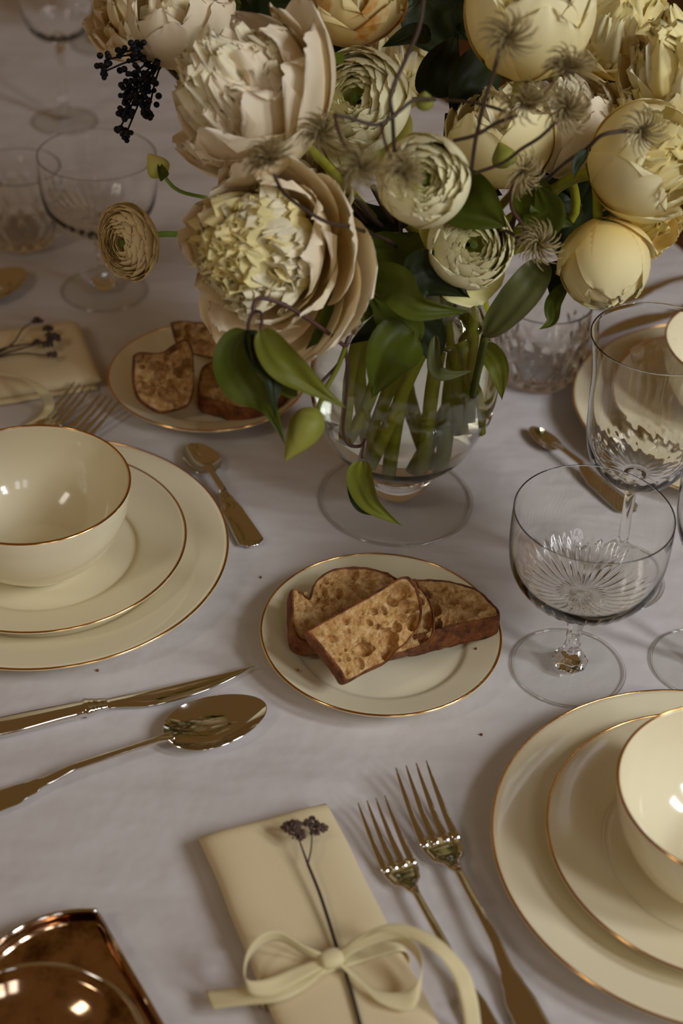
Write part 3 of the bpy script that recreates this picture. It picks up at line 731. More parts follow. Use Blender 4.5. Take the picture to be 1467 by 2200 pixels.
ranunculus('pale ranunculus drooping far out on its own stem at the left', 270, 522, 1.10, .0265, (-.62, -.28, .72), 0, M_pet_ranb, rings=14, squash=.6, openr=1.6, loose=[(.2, .5, .9)])
ranunculus('big ranunculus with swirled petals beside the biggest blush peony', 768, 215, 1.09, .0350, (-.30, .05, .95), 2, M_pet_ran, rings=14, openr=.95, loose=[(1, .3, 1), (0.2, .4, 1)])

# ------------------------------------------------------------------ leaves, vines, buds
def leaf_geo(pts, w_px, roll=0.0, fold=.35, nu=17, nv=16, tipp=1.0, wav=.04):
    P = [D(*p) for p in pts]; Q = smoothp(P, 8) if len(P) > 2 else [P[0].lerp(P[1], i / 12) for i in range(13)]
    wm = w_px / 2 / FPX * depth(Q[len(Q) // 2]); n = len(Q) - 1; o = random.uniform(0, 50)
    vs = []
    for j, q in enumerate(Q):
        v = j / n; tg = (Q[min(j + 1, n)] - Q[max(j - 1, 0)]).normalized()
        vd = (CP - q).normalized(); side = tg.cross(vd).normalized(); side = Matrix.Rotation(roll, 3, tg) @ side; nm = side.cross(tg).normalized()
        wv = wm * (max(0, sin(pi * v ** .72)) ** (.8 + .6 * v * v)) * (1 - .2 * v ** 3)
        for i in range(nu):
            s = (i / (nu - 1) - .5) * 2
            vs.append(q + side * (wv * s) + nm * (wv * fold * (abs(s) ** 1.3)) + nm * (-wv * .045 * abs(cos(s * 4.7 + v * 2))) + nm * (wm * wav * 4 * noise.noise(V((s * 1.5 + o, v * 3, 0)))) )
    fs = [(j * nu + i, j * nu + i + 1, (j + 1) * nu + i + 1, (j + 1) * nu + i) for j in range(n) for i in range(nu - 1)]
    return vs, fs
def leaf(t, pts, w, m=None, roll=0.0, fold=.3, **k):
    vs, fs = leaf_geo(pts, w, roll, fold, **k); return part_world('leaf', vs, fs, m or M_leaf, t)
def vine_stem(t, pts, r=.0013, m=None, name='stem'):
    vs, fs = tube([D(*p) for p in pts], r, 7, 4); return part_world(name, vs, fs, m or M_vine, t)
def seed_head(t, px, py, dep, r_px, face=(0, 0, 1), n=70, arc=1.35, m=None):
    c = D(px, py, dep); R = r_px / FPX * dep; f = camdir(*face); b = B(); rnd = random.Random(int(px * 3 + py))
    Mf = frame(f).to_3x3()
    for i in range(n):
        ph = i * 2.4; po = arc * sqrt((i + .5) / n) * 1.15
        d = Mf @ V((sin(po) * cos(ph), sin(po) * sin(ph), cos(po)))
        sw = Mf @ V((cos(ph + 1.4), sin(ph + 1.4), -.3)); ln = R * rnd.uniform(.75, 1.1)
        pts = [c, c + d * ln * .4, c + d * ln * .78 + sw * ln * .16, c + d * ln * .9 + sw * ln * .46]
        b.add(*tube(pts, [.0004, .0006, .0005, .0002], 3, 3))
    o = B()
    o.add(*ico(c, R * .16, 2, .3))
    L0 = t.location
    pl = part_world('seed_plumes', b.v, b.f, m or M_plume, t); pl['kind'] = 'stuff'
    part_world('seed_core', o.v, o.f, M_seed, t)
def bud_geo(a, b2, w_px, n=10):
    A, Bq = D(*a), D(*b2); d = Bq - A; side = d.orthogonal().normalized(); wm = w_px / 2 / FPX * depth(A)
    pts = [A.lerp(Bq, q) for q in (0, .06, .18, .32, .5, .7, .86, .96, 1)]
    rr = [wm * k for k in (.15, .55, .9, 1.0, .9, .6, .32, .12, .03)]
    return tube(pts, rr, n, 2)
def sprig(name, label, cat, at_, group=None): return thing(name, label, cat, D(*at_), 0, group)
GV = 'clematis vines in the bouquet'
t = sprig('clematis_vine', 'vine hanging down the front of the vase with folded leaves and long yellow green bud', 'vine', (830, 560, 1.08), GV)
vine_stem(t, [(850, 540, 1.12), (800, 600, 1.08), (775, 660, 1.05), (750, 725, 1.04), (742, 745, 1.04)], .0017, M_vinep)
vine_stem(t, [(742, 745, 1.04), (690, 705, 1.02), (620, 660, 1.0), (565, 640, .99), (547, 650, .985), (545, 672, .985)], .0014, M_vinep)
vine_stem(t, [(545, 668, .985), (535, 690, .985), (533, 712, .985)], .0012, M_vinep)
vine_stem(t, [(548, 668, .985), (562, 675, .98), (560, 712, .975)], .0011, M_vinep)
vine_stem(t, [(742, 745, 1.04), (747, 800, 1.05), (742, 870, 1.07), (737, 925, 1.09), (750, 955, 1.10), (775, 958, 1.10), (785, 945, 1.09), (778, 985, 1.09)], .0012, M_vinep)
vine_stem(t, [(742, 745, 1.04), (725, 790, 1.03), (700, 835, 1.02), (682, 880, 1.01)], .0016, M_leafl)
vine_stem(t, [(742, 760, 1.05), (720, 790, 1.06), (690, 822, 1.06), (680, 840, 1.06)], .0011, M_vinep)
leaf(t, [(528, 708, .985), (505, 760, .985), (520, 820, .98), (575, 870, .985), (612, 955, .99)], 95, roll=.35, fold=.35)
leaf(t, [(533, 708, .985), (560, 770, .98), (585, 820, .975), (590, 900, .98)], 72, M_leafd, roll=-.5)
leaf(t, [(560, 708, .975), (600, 770, .97), (660, 820, .975), (748, 880, .985)], 78, M_leafl, roll=.15, fold=.25)
leaf(t, [(560, 712, .98), (585, 790, .985), (625, 840, .985), (640, 850, .985)], 60, M_leaf, roll=-.3)
leaf(t, [(778, 990, 1.09), (775, 1030, 1.085), (800, 1085, 1.08), (865, 1130, 1.08)], 62, M_leafl, roll=.3, fold=.3)
leaf(t, [(776, 990, 1.095), (762, 1040, 1.095), (775, 1090, 1.095), (822, 1112, 1.09)], 50, M_leafd, roll=-.6)
vs, fs = bud_geo((682, 880, 1.01), (612, 990, 1.0), 76); o = part_world('bud', vs, fs, M_bud, t); o['label'] = 'long pointed yellow green bud'
# leaf cluster over the vase neck
t = sprig('leafy_stem', 'cluster of glossy green leaves hanging over the vase neck', 'foliage', (850, 560, 1.1), 'foliage in the bouquet')
vine_stem(t, [(860, 520, 1.14), (835, 600, 1.10), (800, 650, 1.07), (770, 700, 1.05)], .0014, M_vinep)
leaf(t, [(800, 615, 1.06), (745, 655, 1.045), (655, 752, 1.03)], 105, M_leaf, roll=-.2)
leaf(t, [(860, 500, 1.1), (850, 545, 1.09), (845, 600, 1.09)], 120, M_leaf, roll=.3)
leaf(t, [(795, 590, 1.05), (850, 610, 1.03), (900, 660, 1.02), (1008, 668, 1.03)], 88, M_leaf, roll=.25, fold=.35)
leaf(t, [(870, 600, 1.07), (930, 590, 1.07), (1010, 640, 1.07)], 110, M_leafd, roll=.1)
leaf(t, [(900, 740, 1.055), (850, 700, 1.045), (795, 630, 1.05)], 100, M_leaf, roll=.3)
leaf(t, [(888, 712, 1.04), (840, 760, 1.035), (797, 858, 1.05)], 120, M_leaf, roll=.05, fold=.25)
leaf(t, [(890, 690, 1.06), (820, 700, 1.07), (750, 740, 1.075)], 60, M_leafd, roll=.2)
leaf(t, [(900, 690, 1.07), (925, 730, 1.08), (930, 790, 1.09)], 75, M_leafd, roll=-.2)
leaf(t, [(935, 720, 1.07), (935, 790, 1.065), (965, 805, 1.065), (1020, 795, 1.07)], 34, M_leafg, roll=.2)
leaf(t, [(1000, 620, 1.1), (960, 600, 1.1), (905, 560, 1.1)], 80, M_leafd)
t = sprig('leafy_stem', 'sprig with heart shaped green leaves beside the upright ranunculus', 'foliage', (1050, 500, 1.12), 'foliage in the bouquet')
vine_stem(t, [(1100, 400, 1.09), (1105, 470, 1.10), (1085, 540, 1.14), (1060, 620, 1.18)], .0013)
leaf(t, [(955, 400, 1.055), (1020, 440, 1.045), (1090, 488, 1.05)], 128, M_leaf, roll=.1, fold=.15)
leaf(t, [(1128, 500, 1.07), (1180, 460, 1.06), (1150, 392, 1.07)], 90, M_leaf, roll=-.3)
leaf(t, [(1135, 400, 1.08), (1160, 450, 1.07), (1235, 485, 1.08)], 100, M_leaf, roll=.2)
leaf(t, [(1168, 560, 1.09), (1130, 620, 1.08), (1060, 700, 1.09), (1040, 725, 1.10)], 82, M_leafg, roll=.2, fold=.2)
leaf(t, [(1195, 560, 1.13), (1195, 600, 1.13), (1180, 635, 1.13)], 62, M_leafd)
leaf(t, [(1215, 610, 1.1), (1190, 650, 1.09), (1185, 690, 1.09), (1158, 708, 1.09)], 38, M_leaf, roll=.3)
leaf(t, [(1040, 740, 1.17), (1070, 790, 1.16), (1078, 860, 1.17)], 50, M_leafl)
vine_stem(t, [(1042, 722, 1.10), (1030, 780, 1.14), (1015, 850, 1.18)], .0028, M_leaf)
leaf(t, [(1215, 380, 1.2), (1170, 420, 1.2), (1120, 430, 1.2)], 140, M_leafd)
leaf(t, [(1250, 330, 1.22), (1230, 420, 1.2), (1180, 500, 1.2)], 160, M_leafd)
leaf(t, [(1270, 460, 1.2), (1220, 500, 1.18), (1200, 560, 1.2)], 110, M_leafd, roll=.3)
leaf(t, [(1000, 320, 1.18), (1020, 390, 1.16), (1080, 420, 1.15)], 110, M_leafd)
for q in ([(1130, 330, 1.24), (1200, 400, 1.22), (1290, 430, 1.22)], [(1300, 380, 1.25), (1240, 440, 1.23), (1150, 470, 1.22)], [(1290, 500, 1.22), (1230, 520, 1.2), (1190, 500, 1.2)], [(1180, 330, 1.2), (1230, 370, 1.19), (1240, 440, 1.2)]):
    leaf(t, q, 130, M_leafd, roll=.2)
t = sprig('leafy_stem', 'sprig with broad very dark leaves behind the upright ranunculus', 'foliage', (960, 150, 1.16), 'foliage in the bouquet')
leaf(t, [(930, 210, 1.13), (945, 150, 1.12), (985, 70, 1.13)], 100, M_leafd, roll=.2)
leaf(t, [(1060, 120, 1.13), (1010, 180, 1.12), (965, 245, 1.13)], 110, M_leafd, roll=-.2, fold=.15)
leaf(t, [(925, 75, 1.1), (880, 75, 1.09), (820, 102, 1.1)], 48, M_leafd, roll=.3)
leaf(t, [(740, 125, 1.06), (715, 128, 1.05), (690, 152, 1.05)], 26, M_leaf)
leaf(t, [(700, 440, 1.06), (725, 455, 1.055), (740, 490, 1.06)], 52, M_leafl, roll=.4)
leaf(t, [(905, 0, 1.2), (930, 60, 1.2), (990, 130, 1.2)], 120, M_leafd)
leaf(t, [(745, 60, 1.2), (770, 110, 1.2), (790, 130, 1.2)], 60, M_leafd)
for q in ([(900, -40, 1.24), (960, 20, 1.24), (1010, 90, 1.24)], [(980, -40, 1.26), (930, 60, 1.25), (960, 150, 1.24)], [(560, -40, 1.25), (620, 20, 1.24), (700, 60, 1.24)], [(700, 20, 1.26), (740, 90, 1.25), (720, 150, 1.24)], [(470, -30, 1.26), (500, 30, 1.25), (560, 60, 1.24)], [(1220, 200, 1.26), (1280, 240, 1.25), (1300, 330, 1.24)]):
    leaf(t, q, 150, M_leafd, roll=.15)
leaf(t, [(520, 10, 1.18), (470, 20, 1.18), (440, 40, 1.18)], 60, M_leaf)
vine_stem(t, [(960, 245, 1.13), (955, 320, 1.15), (950, 420, 1.17), (945, 540, 1.18)], .0015)
leaf(t, [(880, 480, 1.14), (800, 470, 1.16), (740, 420, 1.16)], 70, M_leafd, roll=.6)
for k, (a, c_) in enumerate([((760, 420), (860, 520)), ((735, 400), (820, 510)), ((800, 400), (880, 530))]):
    vine_stem(t, [(*a, 1.13), ((a[0] + c_[0]) / 2, (a[1] + c_[1]) / 2 + 8, 1.15), (*c_, 1.17)], .0022, M_vine)
# seed-head vines
t = sprig('clematis_vine', 'thin vine with blurred feathery seed head over the gap between the two open peonies', 'vine', (700, 470, 1.0), GV)
vine_stem(t, [(588, 375, .93), (610, 415, .94), (655, 450, .955), (705, 478, .97), (760, 490, 1.0), (840, 520, 1.08), (870, 560, 1.12)], .0012)
seed_head(t, 583, 345, .925, 62, (-.4, .6, .5))
t = sprig('clematis_vine', 'crooked vine with paired blurred seed heads left of the upright ranunculus', 'vine', (845, 300, 1.0), GV)
vine_stem(t, [(912, -20, .96), (900, 60, .955), (870, 130, .95), (840, 200, .945), (843, 250, .95), (847, 320, .98), (852, 400, 1.05), (862, 500, 1.13)], .0013)
vine_stem(t, [(718, 246, .93), (760, 256, .935), (810, 268, .94), (850, 245, .945), (890, 215, .95), (935, 213, .96)], .0012)
vine_stem(t, [(718, 246, .93), (728, 285, .92), (745, 320, .91), (770, 350, .90)], .0010, M_vinep)
vine_stem(t, [(820, 268, .94), (825, 300, .92), (840, 340, .905), (860, 368, .90)], .0010, M_vinep)
seed_head(t, 775, 358, .90, 66, (-.2, -.1, .9))
seed_head(t, 866, 372, .90, 52, (.3, .3, .8))
seed_head(t, 690, 290, .95, 60, (.1, .3, .8))
vs, fs = bud_geo((912, 232, .97), (912, 196, .96), 42); o = part_world('bud', vs, fs, M_bud, t)
t = sprig('clematis_vine', 'vine with tousled seed heads in front of the large closed globe peony', 'vine', (1020, 300, 1.0), GV)
vine_stem(t, [(1072, 108, .93), (1062, 150, .94), (1040, 220, .95), (1025, 285, .96), (1020, 310, .965), (1013, 360, .99), (1005, 440, 1.08), (990, 540, 1.14)], .0013)
vine_stem(t, [(975, 302, .97), (1022, 290, .96), (1065, 265, .955), (1110, 248, .95)], .0012)
vine_stem(t, [(960, 215, .99), (1000, 218, .98), (1050, 228, .97), (1085, 240, .96)], .0010)
seed_head(t, 1090, 85, .925, 66, (.0, .2, .9), n=60)
seed_head(t, 1135, 225, .945, 62, (-.4, .5, .6))
seed_head(t, 1225, 150, .945, 64, (-.2, .7, .6))
seed_head(t, 1215, 235, .96, 60, (0, -.1, .9))
vine_stem(t, [(1195, 262, .955), (1160, 295, .96), (1120, 320, .97), (1080, 350, .98), (1020, 372, .99)], .0011)
t = sprig('clematis_vine', 'vine reaching across to the seed head on the round cream peony', 'vine', (1250, 320, 1.0), GV)
vine_stem(t, [(1360, 282, .995), (1325, 283, .99), (1290, 292, .99), (1262, 318, 1.0), (1220, 345, 1.03), (1180, 380, 1.08), (1120, 440, 1.12), (1060, 560, 1.17)], .0013)
seed_head(t, 1378, 282, .995, 56, (.2, .1, .9), n=46)
leaf(t, [(1262, 320, 1.0), (1240, 350, 1.0), (1232, 385, 1.0)], 24, M_leafd)
t = sprig('clematis_vine', 'short vine with spidery seed head above the heart shaped leaves', 'vine', (1100, 380, 1.02), GV)
vine_stem(t, [(1105, 372, 1.01), (1098, 410, 1.02), (1100, 450, 1.03), (1125, 490, 1.05), (1110, 520, 1.09), (1060, 600, 1.16)], .0012, M_vinep)
seed_head(t, 1118, 372, 1.0, 58, (.5, -.3, .5), n=55)
vs, fs = bud_geo((1090, 360, 1.03), (1072, 305, 1.03), 58); o = part_world('bud', vs, fs, M_bud, t); o['label'] = 'pointed yellow bud'
t = sprig('clematis_vine', 'vine with swirled pale seed head left of the lowest closed peony', 'vine', (1150, 520, 1.03), GV)
vine_stem(t, [(1150, 525, 1.04), (1115, 512, 1.05), (1080, 498, 1.07), (1060, 560, 1.12), (1040, 640, 1.18)], .0012)
seed_head(t, 1155, 525, 1.03, 54, (.1, .1, .95), n=75)
t = sprig('flower_bud', 'small round green white bud floating beside the biggest blush peony', 'bud', (335, 375, 1.08), None)
vine_stem(t, [(350, 375, 1.08), (385, 410, 1.09), (470, 430, 1.11), (700, 480, 1.15), (900, 560, 1.18)], .0013, M_stemb)
vs, fs = bud_geo((352, 378, 1.08), (318, 330, 1.08), 52); part_world('bud', vs, fs, M_pet_ran, t)
vs, fs = leaf_geo([(352, 384, 1.078), (348, 370, 1.07), (340, 345, 1.075)], 26, .4, .4); part_world('sepal', vs, fs, M_leaf, t)

# black berries
t = sprig('berry_sprig', 'sprig of matte black berries left of the biggest blush peony', 'berries', (340, 130, 1.12))
rnd = random.Random(4); sph = None
vs, fs = ico((0, 0, 0), 1, 2); bm_ = mesh('berry', vs, fs, M_berry)
L0 = t.location.copy()
clus = [(225, 130, 18, 9), (258, 112, 14, 7), (222, 155, 14, 7), (290, 105, 20, 16), (310, 128, 26, 26), (285, 165, 26, 22), (318, 175, 24, 18), (275, 205, 26, 24), (310, 215, 26, 24), (265, 245, 20, 14), (318, 245, 16, 10), (272, 285, 13, 7), (258, 275, 9, 4)]
hub = D(350, 128, 1.13)
for (cx, cy, rr, n) in clus:
    dep = 1.11 + rnd.uniform(-.01, .01)
    vs, fs = tube([hub, hub.lerp(D(cx, cy, dep), .5) + V((0, 0, .004)), D(cx, cy, dep)], .0007, 5, 3); part_world('stalk', vs, fs, M_berry, t)
    for _ in range(n):
        p = D(cx + rnd.gauss(0, rr * .5), cy + rnd.gauss(0, rr * .5), dep + rnd.uniform(-.008, .008)); s = rnd.uniform(.0017, .0024)
        link('berry', bm_, t, Matrix.Translation(p - L0) @ Matrix.Scale(s, 4))
vs, fs = tube([hub, D(420, 200, 1.15), D(700, 420, 1.17), stem_path(1)[0], stem_path(1)[1]], .0018, 7, 4); part_world('stem', vs, fs, M_vine, t)

# ------------------------------------------------------------------ napkins with ribbon and dried sprig
def napkin(label, p_tl, p_tr, p_bl, length, th, group):
    """corners in pixels at the napkin's top surface"""
    A = W(*p_tl, th); Bq = W(*p_tr, th); ex = (Bq - A); wd = ex.length; ex.normalize(); C_ = W(*p_bl, th)
    ey = (A - C_); ey = (ey - ex * ey.dot(ex)).normalized()
    skew = 0
    org = A - ey * length; org.z = 0
    t = thing('napkin', label, 'napkin', org, 0, group)
    nz = 56; nl = 60
    def layer(z0, z1, x0, x1, y0, y1, seed):
        def f(u, v):
            y = (y0 + (y1 - y0) * v); a = u * 2 * pi; cx = (x0 + x1) / 2; hw = (x1 - x0) / 2; hz = (z1 - z0) / 2
            endr = min(1, min(v, 1 - v) * nl / 2.2 + .0) ** .4 if min(v, 1 - v) * nl < 2.2 else 1
            e = 4.5 if z1 - z0 > th * .5 else 8; ca, sa = cos(a), sin(a); X = math.copysign(abs(ca) ** (2 / e), ca); Z = math.copysign(abs(sa) ** (2 / 2.4), sa)
            x = cx + hw * X; zz = (z0 + z1) / 2 + hz * Z * (.15 + .85 * endr)
            if sa > 0: zz += .0022 * noise.noise(V((x * 22, y * 9, seed))) - .0012 * exp(-((x - cx - wd * .1) / .012) ** 2)
            x += .0012 * noise.noise(V((y * 25, seed, 0)))
            P = ex * x + ey * y; return V((P.x, P.y, max(zz, .0003)))
        return grid(nz, nl, f, closed_u=True)
    for k, (z0, z1, x0, x1, y1) in enumerate([(0, th * .30, .004, wd + .0015, length - .004), (th * .28, th * .52, .002, wd - .001, length - .002), (th * .10, th, 0, wd, length)]):
        vs, fs = layer(z0, z1, x0, x1, 0, y1, k); 
        n0 = len(vs); vs2 = list(vs); fs2 = list(fs) + [tuple(range(nz))[::-1], tuple(range(n0 - nz, n0))]
        obj('folded_layer', vs2, fs2, M_nap, t)
    return t, ex, ey, wd, org
def strip(path, wvecs, m, t, name='ribbon_loop', th=.0004):
    """ribbon: path of world points, one half-width vector per point"""
    pp = [V((*p, )) for p in path]; Q = smoothp(pp, 8); Wv = smoothp([V(w) for w in wvecs], 8)
    vs = []; 
    for q, wv in zip(Q, Wv):
        for s in (-1, -.5, 0, .5, 1): vs.append(q + wv * s)
    fs = [(j * 5 + i, j * 5 + i + 1, (j + 1) * 5 + i + 1, (j + 1) * 5 + i) for j in range(len(Q) - 1) for i in range(4)]
    o = part_world(name, vs, fs, m, t); md = o.modifiers.new('thickness', 'SOLIDIFY'); md.thickness = th; return o
def dried(label, stems, heads, group=None):
    """stems: list of pixel/height paths; heads: (px, py, z, r)"""
    t = thing('dried_sprig', label, 'dried flower', W(*stems[0][0][:3]), 0, group)
    for s in stems:
        vs, fs = tube([W(*p[:3]) for p in s], [p[3] if len(p) > 3 else .0007 for p in s], 7, 4); part_world('stem', vs, fs, M_stemdry, t)
    for px, py, z, r in heads:
        c = W(px, py, z); b = B(); rn = random.Random(int(px))
        for i in range(46):
            d = V((rn.gauss(0, 1), rn.gauss(0, 1), abs(rn.gauss(0, .8)))).normalized() * r * rn.random() ** .4
            b.add(*ico(c + V((d.x, d.y * .85, d.z * .6)), r * rn.uniform(.16, .30), 1, .7))
        part_world('flower_head', b.v, b.f, M_headdry, t, smooth=False)
    return t
TH = .018
t, ex, ey, wd, org = napkin('folded cream napkin in front, left of the two forks', (427, 1782), (703, 1708), (640, 2290), .215, TH, 'folded napkins')
K = W(712, 2062, TH + .006); K2 = K
rb = thing('ribbon', 'pale yellow ribbon tied in a bow round the near napkin', 'ribbon', V((K.x, K.y, 0)), 0, 'napkin ribbons')
Zv = V((0, 0, .0048)); 
def rp(px, py, z): return W(px, py, z)
hw = ey * .0048
# band round the napkin
c0 = K - ex * (K - org).dot(ex)
b1 = c0 + V((0, 0, 0)); xl = (c0 - org).dot(ex)
bandp = []
for (x, z) in [(wd * .62, TH + .0022), (wd * .3, TH + .0020), (.004, TH + .0012), (-.0022, TH * .6), (-.0015, .0010)]:
    p = org + ey * (K - org).dot(ey) + ex * x; p.z = z; bandp.append(p)
strip(bandp, [hw] * 5, M_ribbon, rb, 'ribbon_band')
bandp = []
for (x, z) in [(wd * .55, TH + .0022), (wd * .8, TH + .0020), (wd - .003, TH + .0012), (wd + .0026, TH * .6), (wd + .0018, .0010)]:
    p = org + ey * (K - org).dot(ey) + ex * x; p.z = z; bandp.append(p)
strip(bandp, [hw] * 5, M_ribbon, rb, 'ribbon_band')
# left loop standing up, ends back at the knot
Zw = V((0, 0, .0048))
strip([rp(700, 2062, TH + .007), rp(650, 2040, TH + .010), rp(600, 2012, TH + .016), rp(560, 2022, TH + .016), rp(530, 2062, TH + .012), rp(532, 2118, TH + .006), rp(580, 2120, TH + .005), rp(640, 2092, TH + .006), rp(696, 2068, TH + .006)],
      [Zw * .5 + hw * .5, Zw * .8, Zw * .9, Zw, Zw, Zw * .7 + hw * .5, Zw * .5 + hw * .8, hw, hw * .6], M_ribbon, rb)
# left tail
strip([rp(700, 2070, TH + .006), rp(650, 2108, TH + .003), rp(590, 2132, TH + .003), rp(520, 2140, TH * .9), rp(448, 2148, .010)], [hw * .6, hw, hw * 1.25, hw * 1.3, hw * 1.35], M_ribbon, rb, 'ribbon_tail')
# right loop
strip([rp(728, 2058, TH + .007), rp(770, 2030, TH + .014), rp(820, 2010, TH + .022), rp(870, 2020, TH + .024), rp(905, 2065, TH + .020), rp(900, 2125, TH + .012), rp(868, 2152, TH + .006), rp(810, 2140, TH + .005), rp(770, 2105, TH + .005), rp(730, 2070, TH + .006)],
      [Zw * .5 + hw * .5, Zw * .8, Zw, Zw, Zw, Zw * .9 + hw * .4, hw + Zw * .5, hw, hw * .9, hw * .6], M_ribbon, rb)
# right tail arching over the fork side
strip([rp(728, 2056, TH + .008), rp(780, 2022, TH + .018), rp(860, 2000, TH + .028), rp(935, 2030, TH + .030), rp(985, 2085, TH + .024), rp(1008, 2150, TH + .014), rp(1018, 2225, .008)],
      [hw * .6, Zw * .6 + hw * .6, hw * .9 + Zw * .3, ex * .003 + hw * .8, ex * .0048, ex * .0048, ex * .0048], M_ribbon, rb, 'ribbon_tail')
secs = []
for i in range(9):
    q = (i / 8 - .5) * 2; s = sqrt(max(.05, 1 - .55 * q * q)); secs.append((K + ex * (q * .0065) + V((0, 0, .0012)), ey * .0062 * s, V((0, 0, .0042 * s))))
vs, fs = loft(secs, 14, 2.2); part_world('knot', vs, fs, M_ribbon, rb)
z = TH + .0022
dried('dried brown sprig with twin heads tucked into the near napkin bow',
      [[(782, 2230, z, .0011), (752, 2120, z, .0011), (730, 2056, z, .0011), (705, 1975, z + .001, .0011), (685, 1915, z + .002, .0010), (661, 1856, z + .003, .0009)],
       [(661, 1856, z + .003, .0008), (650, 1825, z + .005, .0006), (640, 1797, z + .006, .0005)], [(661, 1856, z + .003, .0006), (668, 1825, z + .005, .0005), (670, 1792, z + .006, .0004)]],
      [(622, 1780, z + .006, .0052), (640, 1794, z + .006, .0050), (632, 1774, z + .007, .0048), (668, 1770, z + .006, .0050), (686, 1782, z + .006, .0050), (676, 1790, z + .005, .003)], 'dried sprigs')
t, ex2, ey2, wd2, org2 = napkin('folded cream napkin with several dried heads, left of the far bread plate', (166, 678), (218, 800), (-120, 730), .215, TH, 'folded napkins')
rb2 = thing('ribbon', 'blurred cream ribbon loop trailing off the far napkin', 'ribbon', W(20, 800, 0), 0, 'napkin ribbons')
e2 = ex2 * .0045
strip([rp(-60, 790, TH + .01), rp(0, 800, TH + .014), rp(50, 812, TH + .016), rp(92, 842, TH + .012), rp(106, 872, .010), rp(92, 895, .006), rp(62, 912, .004)],
      [e2, e2, ey2 * .003 + e2 * .6, ey2 * .0045, ey2 * .0045, ey2 * .0045, ey2 * .0045], M_ribbon, rb2, 'ribbon_tail')
dried('blurred dried sprigs with clustered dark heads on the far napkin',
      [[(-60, 780, z, .0009), (10, 748, z, .0008), (75, 738, z + .003, .0006)], [(-60, 782, z, .0009), (20, 745, z, .0008), (50, 705, z + .004, .0006), (78, 690, z + .006, .0005)],
       [(-50, 778, z, .0008), (40, 760, z + .002, .0007), (108, 765, z + .004, .0005)], [(-40, 775, z, .0008), (50, 748, z + .002, .0007), (110, 730, z + .005, .0006)]],
      [(80, 690, z + .006, .0048), (104, 708, z + .006, .005), (118, 728, z + .006, .0062), (80, 737, z + .004, .0045), (104, 742, z + .005, .005), (112, 764, z + .004, .005), (108, 722, z + .008, .005)], 'dried sprigs')

# ------------------------------------------------------------------ silver tray with straight side, and dish on it
# arc of the rim through three pixels, straight side through two
def circ3(a, b2, c_):
    ax, ay, bx, by, cx, cy = a.x, a.y, b2.x, b2.y, c_.x, c_.y
    d = 2 * (ax * (by - cy) + bx * (cy - ay) + cx * (ay - by))
    ux = ((ax * ax + ay * ay) * (by - cy) + (bx * bx + by * by) * (cy - ay) + (cx * cx + cy * cy) * (ay - by)) / d
    uy = ((ax * ax + ay * ay) * (cx - bx) + (bx * bx + by * by) * (ax - cx) + (cx * cx + cy * cy) * (bx - ax)) / d
    return V((ux, uy, 0)), sqrt((ax - ux) ** 2 + (ay - uy) ** 2)
ZT = .012
a1 = W(0, 2022, ZT); a2 = W(100, 1969, ZT); a3 = W(208, 1957, ZT)
cT, rT = circ3(a1, a2, a3)
s1 = W(208, 1957, ZT); s2 = W(348, 2200, ZT)
tr = thing('serving_tray', 'silver serving tray with raised curved rim and one straight side', 'tray', V((cT.x, cT.y, 0)))
sd = (s2 - s1); sd.z = 0; sd.normalize()
ang_a = atan2(s1.y - cT.y, s1.x - cT.x)
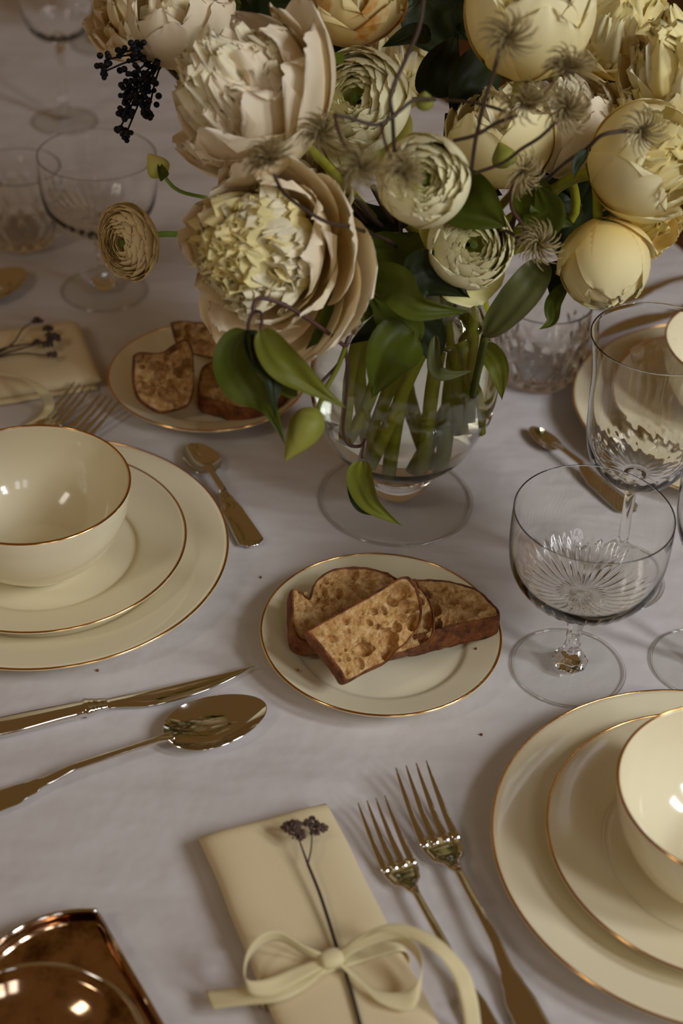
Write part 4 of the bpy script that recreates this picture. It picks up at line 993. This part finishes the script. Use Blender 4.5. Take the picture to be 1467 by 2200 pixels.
# second intersection of the straight side with the circle
rel = V((s1.x - cT.x, s1.y - cT.y, 0)); tt = -2 * rel.dot(sd); e_ = rel + sd * tt
ang_b = atan2(e_.y, e_.x)
while ang_b > ang_a: ang_b -= 2 * pi
span = 2 * pi - (ang_a - ang_b)
na = 120
prof = [(1.0, ZT), (.998, ZT + .0016), (.985, ZT + .0012), (.965, ZT - .004), (.93, ZT - .0075), (.88, ZT - .0085), (.5, ZT - .0085), (.0, ZT - .0085)]
arc = [(rT * cos(ang_a + span * i / na), rT * sin(ang_a + span * i / na)) for i in range(na + 1)]
mid = (arc[0][0] + arc[-1][0]) / 2, (arc[0][1] + arc[-1][1]) / 2
b = B(); vs = []
for s, zz in prof:
    for (x, y) in arc: vs.append(V((mid[0] + (x - mid[0]) * s, mid[1] + (y - mid[1]) * s, zz)))
n1 = na + 1
fs = [(j * n1 + i, (j + 1) * n1 + i, (j + 1) * n1 + i + 1, j * n1 + i + 1) for j in range(len(prof) - 1) for i in range(na)]
b.add(vs, fs)
vs = []
for s, zz in [(1.0, ZT), (.97, ZT - .006), (.93, ZT - .010), (0, ZT - .010)]:
    for (x, y) in arc: vs.append(V((mid[0] + (x - mid[0]) * s, mid[1] + (y - mid[1]) * s, zz)))
b.add(vs, [(j * n1 + i, j * n1 + i + 1, (j + 1) * n1 + i + 1, (j + 1) * n1 + i) for j in range(3) for i in range(na)])
b.obj('pan', M_tray, tr)
vs, fs = tube([V((arc[0][0], arc[0][1], ZT - .004)), V((arc[-1][0], arc[-1][1], ZT - .004))], .0022, 8, smooth=False); obj('straight_edge', vs, fs, M_tray, tr)
vs, fs = tube([V((x, y, ZT)) for x, y in arc], .0016, 8, 1); obj('rim', vs, fs, M_steel, tr)
ZD = .024
d1 = W(0, 2088, ZD); d2 = W(80, 2073, ZD); d3 = W(300, 2195, ZD)
cD, rD = circ3(d1, d2, d3)
dh = thing('serving_dish', 'smaller round silver dish with double rolled rim resting on the tray', 'dish', V((cD.x, cD.y, 0)))
vs, fs = lathe([(.0001, ZT - .007), (rD * .62, ZT - .007), (rD * .66, ZT - .0065), (rD * .9, ZD - .006), (rD, ZD - .001), (rD, ZD), (rD * .975, ZD + .0005), (rD * .955, ZD - .003), (rD * .93, ZD - .001), (rD * .9, ZD - .004), (rD * .68, ZT - .003), (rD * .6, ZT - .004), (.0001, ZT - .004)], 128)
obj('vessel', vs, fs, M_tray, dh)
vs, fs = ring(rD * .998, ZD, .0014, 128); obj('rim', vs, fs, M_steel, dh)
print('tray', cT, rT, 'dish', cD, rD)
